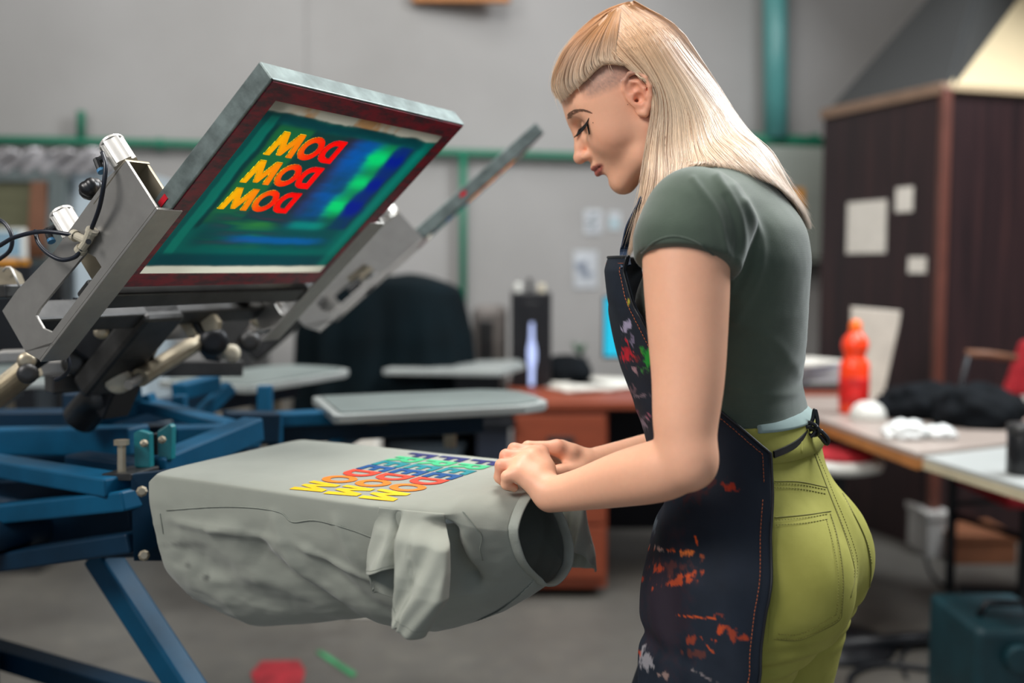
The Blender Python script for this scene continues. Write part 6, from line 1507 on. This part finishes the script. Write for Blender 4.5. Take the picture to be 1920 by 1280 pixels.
def sheet_normals(GD):
    ds = np.gradient(GD, axis=0); dt = np.gradient(GD, axis=1); n = np.cross(ds, dt); n /= np.linalg.norm(n, axis=2)[..., None]+1e-12
    cen = HO+HS*(np.array([0, 0, .02])@HA); m = GD.shape[1]//3
    if ((GD[:, :m]-cen)*n[:, :m]).sum() < 0: n = -n
    for _ in range(3):
        n[:, 1:-1] = n[:, 1:-1]*.5+.25*(n[:, 2:]+n[:, :-2]); n[1:-1] = n[1:-1]*.5+.25*(n[2:]+n[:-2])
    w_ = GD-cen; w_ /= np.linalg.norm(w_, axis=2)[..., None]; k = np.clip(1-np.arange(GD.shape[1])/(.35*GD.shape[1]), 0, 1)[None, :, None]; n = n*(1-k)+w_*k
    return n/(np.linalg.norm(n, axis=2)[..., None]+1e-12)
# underlayer sheets (give the hair its body)
def under(GD, nS, name, inset, tmax=1.0, bang=False):
    rows = []; 
    for s in np.linspace(0 if bang else .45, len(GD)-(1 if bang else 1.45), nS): rows.append(interp_guides(GD, s))
    R = np.array(rows); m = R.shape[1]
    NR = sheet_normals(R); R = R-NR*inset*np.clip(.8+np.arange(m)/m*4, 0, 1)[None, :, None]
    mm = int(m*tmax); R = R[:, :mm]
    idx = np.arange(nS*mm).reshape(nS, mm); Q_ = np.stack([idx[:-1, :-1], idx[1:, :-1], idx[1:, 1:], idx[:-1, 1:]], -1).reshape(-1, 4)
    t_ = np.tile(np.linspace(0, 1, mm), (nS, 1)); st_ = lattice_noise(np.stack([np.tile(np.linspace(0, 40, nS)[:, None], (1, mm)), t_*2, t_*0], -1), 1.3, 61, 3)
    c = dk*(1-np.clip(t_*2.5, 0, 1))[..., None]+pale*.8*np.clip(t_*2.5, 0, 1)[..., None]; c = c*(1+.3*st_)[..., None]
    o = addhair(name, R.reshape(-1, 3), Q_, 'hair_under', c.reshape(-1, 3)); md = o.modifiers.new('s', 'SOLIDIFY'); md.thickness = .004; md.offset = -1 if not bang else 0
capG = []
na2, nb2 = 60, 60; cg = np.zeros((na2, nb2, 3))
for i, a in enumerate(np.linspace(ang[2], ang[-1]+.5, na2)):
    for j, b in enumerate(np.linspace(-1.25, 1.25, nb2)):
        r = rho(a)-.013; cg[i, j] = HO+HS*(np.array([cH[0]+r*math.cos(a)*math.cos(b), (WB-.012)*math.sin(b), cH[2]+r*math.sin(a)*math.cos(b)])@HA)
ci = np.arange(na2*nb2).reshape(na2, nb2); cq = np.stack([ci[:-1, :-1], ci[1:, :-1], ci[1:, 1:], ci[:-1, 1:]], -1).reshape(-1, 4)
hc = toH(cg.reshape(-1, 3)); okv = (hc[:, 2] > np.interp(hc[:, 0], [-.03, -.01, .03, .08], [-.02, .055, .075, .075])); cq = cq[okv[cq].all(1)]
addhair('hair_cap', cg.reshape(-1, 3), cq, 'hair_under', np.tile(gold*.8, (na2*nb2, 1)))
under(SHEET, 150, 'hair_underlayer', .006, .93); under(BANG, 60, 'fringe_underlayer', .005, .97, True)
# strands
def strands(GD, n, name, m_pts, r0, smin_, smax_, jit, inward, colf, tlen=(.90, 1.0), clump=24, flat=.5):
    SEG = 3; VV = []; CC = []; g = GD.shape[1]; GN = sheet_normals(GD)
    cl = rng.uniform(smin_, smax_, max(3, n//clump)); cj = rng.normal(0, 1, (len(cl), 3))
    for q in range(n):
        ci = rng.integers(len(cl)); s = cl[ci]*.55+rng.uniform(smin_, smax_)*.45 if rng.random() < .0 else (cl[ci]+rng.normal(0, .06) if rng.random() < .65 else rng.uniform(smin_, smax_))
        s = float(np.clip(s, smin_, smax_)); pth = interp_guides(GD, s); L = rng.uniform(*tlen); tt = np.linspace(0, L, m_pts)*(g-1); i0 = np.clip(tt.astype(int), 0, g-2); u = (tt-i0)[:, None]; p = pth[i0]*(1-u)+pth[i0+1]*u
        t_ = np.linspace(0, 1, m_pts)[:, None]; dn_ = interp_guides(GN, s); dirv = dn_[i0]*(1-u)+dn_[i0+1]*u; dirv /= np.linalg.norm(dirv, axis=1)[:, None]+1e-9
        depth = inward*rng.random()**1.5; ph = rng.uniform(0, 6.28, 3); fq = rng.uniform(1.5, 4)
        p = p+dirv*(.001-depth)*np.clip(t_*3+.2, 0, 1)+cj[ci]*jit*.7*t_+np.stack([np.sin(t_[:, 0]*fq*2+ph[k]) for k in range(3)], -1)*jit*rng.uniform(.2, .7)*np.clip(t_*2, 0, 1)
        if rng.random() < .03: p = p+rng.normal(0, 1, 3)*.006*t_**2
        T = np.gradient(p, axis=0); T /= np.linalg.norm(T, axis=1)[:, None]+1e-9; A = np.cross(T, dirv); A /= np.linalg.norm(A, axis=1)[:, None]+1e-9; Bn = np.cross(T, A)
        rr = r0*rng.uniform(.7, 1.3)*np.clip((1-t_)*4+.12, 0, 1)
        ring_ = [p+(A*math.cos(2*PI*k/SEG)+Bn*math.sin(2*PI*k/SEG)*flat)*rr for k in range(SEG)]
        VV.append(np.stack(ring_, 1)); c = colf(s, t_, rng.random(), rng); CC.append(np.repeat(c[:, None], SEG, 1))
    VV = np.array(VV); CC = np.array(CC); N = len(VV); idx = np.arange(N*m_pts*SEG).reshape(N, m_pts, SEG); jn = np.roll(idx, -1, 2)
    Q_ = np.stack([idx[:, :-1], idx[:, 1:], jn[:, 1:], jn[:, :-1]], -1).reshape(-1, 4); return addhair(name, VV.reshape(-1, 3), Q_, 'blonde_hair', CC.reshape(-1, 3))
def col_long(s, t, r, g):
    k = np.clip(t*3.2-.1, 0, 1); bk = np.clip((s-3.0)/3, 0, 1); base = pale*(1-bk)+lit_white*bk; c = gold*(1-k)+base*k; c = c*(.74+.42*r);  # back strands whitened: the highlight there is put into the colour
    if r > .93: c = c*.0+dk*.9
    return c
def col_bang(s, t, r, g):
    k = np.clip(t*1.6-.35, 0, 1); c = gold*(1-k)+pale*k; c = c*(.74+.45*r)
    if r > .95: c = dk*np.ones_like(t)
    return c
strands(SHEET, 9000, 'long_strands', 26, .00042, 0, 7.6, .0010, .0045, col_long)
strands(SHEET, 1800, 'far_side_strands', 20, .00065, 7.0, len(SHEET)-1.0, .0012, .004, col_long)
strands(BANG, 3600, 'fringe_strands', 16, .0004, 0, len(BANG)-1.0, .0007, .004, col_bang, (.94, 1.0), 30)
# ================================================================ LIGHT
w = bpy.data.worlds.new('world'); scn.world = w; w.use_nodes = True; w.node_tree.nodes['Background'].inputs[0].default_value = (.72, .84, 1, 1); w.node_tree.nodes['Background'].inputs[1].default_value = .5
def area(name, loc, tgt, sx, sy, power, colr=(1, 1, 1)):
    l = bpy.data.lights.new(name, 'AREA'); l.shape = 'RECTANGLE'; l.size = sx; l.size_y = sy; l.energy = power; l.color = colr
    o = bpy.data.objects.new(name, l); COL.objects.link(o); o.location = loc; d = Vector(tgt)-Vector(loc); o.rotation_euler = d.to_track_quat('-Z', 'Y').to_euler(); return o
area('ceiling_lamp_light', (.2, 1.9, 3.9), (.1, 1.8, 0), 1.6, 1.2, 105, (1, .98, .95))
area('skylight', (2.6, 2.9, 3.8), (.3, 1.4, 1.1), 1.6, 1.6, 240, (.93, .97, 1))
area('back_ceiling_light', (-.5, 3.9, 3.9), (-.5, 4.6, .8), 2.5, 1.0, 26, (1, .98, .96))
area('left_fill_light', (-2.4, -.7, 3.8), (.2, 1.4, 1.1), 1.8, 1.4, 150, (1, .97, .94))  # fill light added at the upper left to brighten the woman
scn.view_settings.view_transform = 'Standard'; scn.view_settings.look = 'None'; scn.view_settings.exposure = 0; scn.view_settings.gamma = 1
scn.cycles.max_bounces = 8; scn.cycles.diffuse_bounces = 4; scn.cycles.glossy_bounces = 3; scn.cycles.transmission_bounces = 4; scn.cycles.use_denoising = True
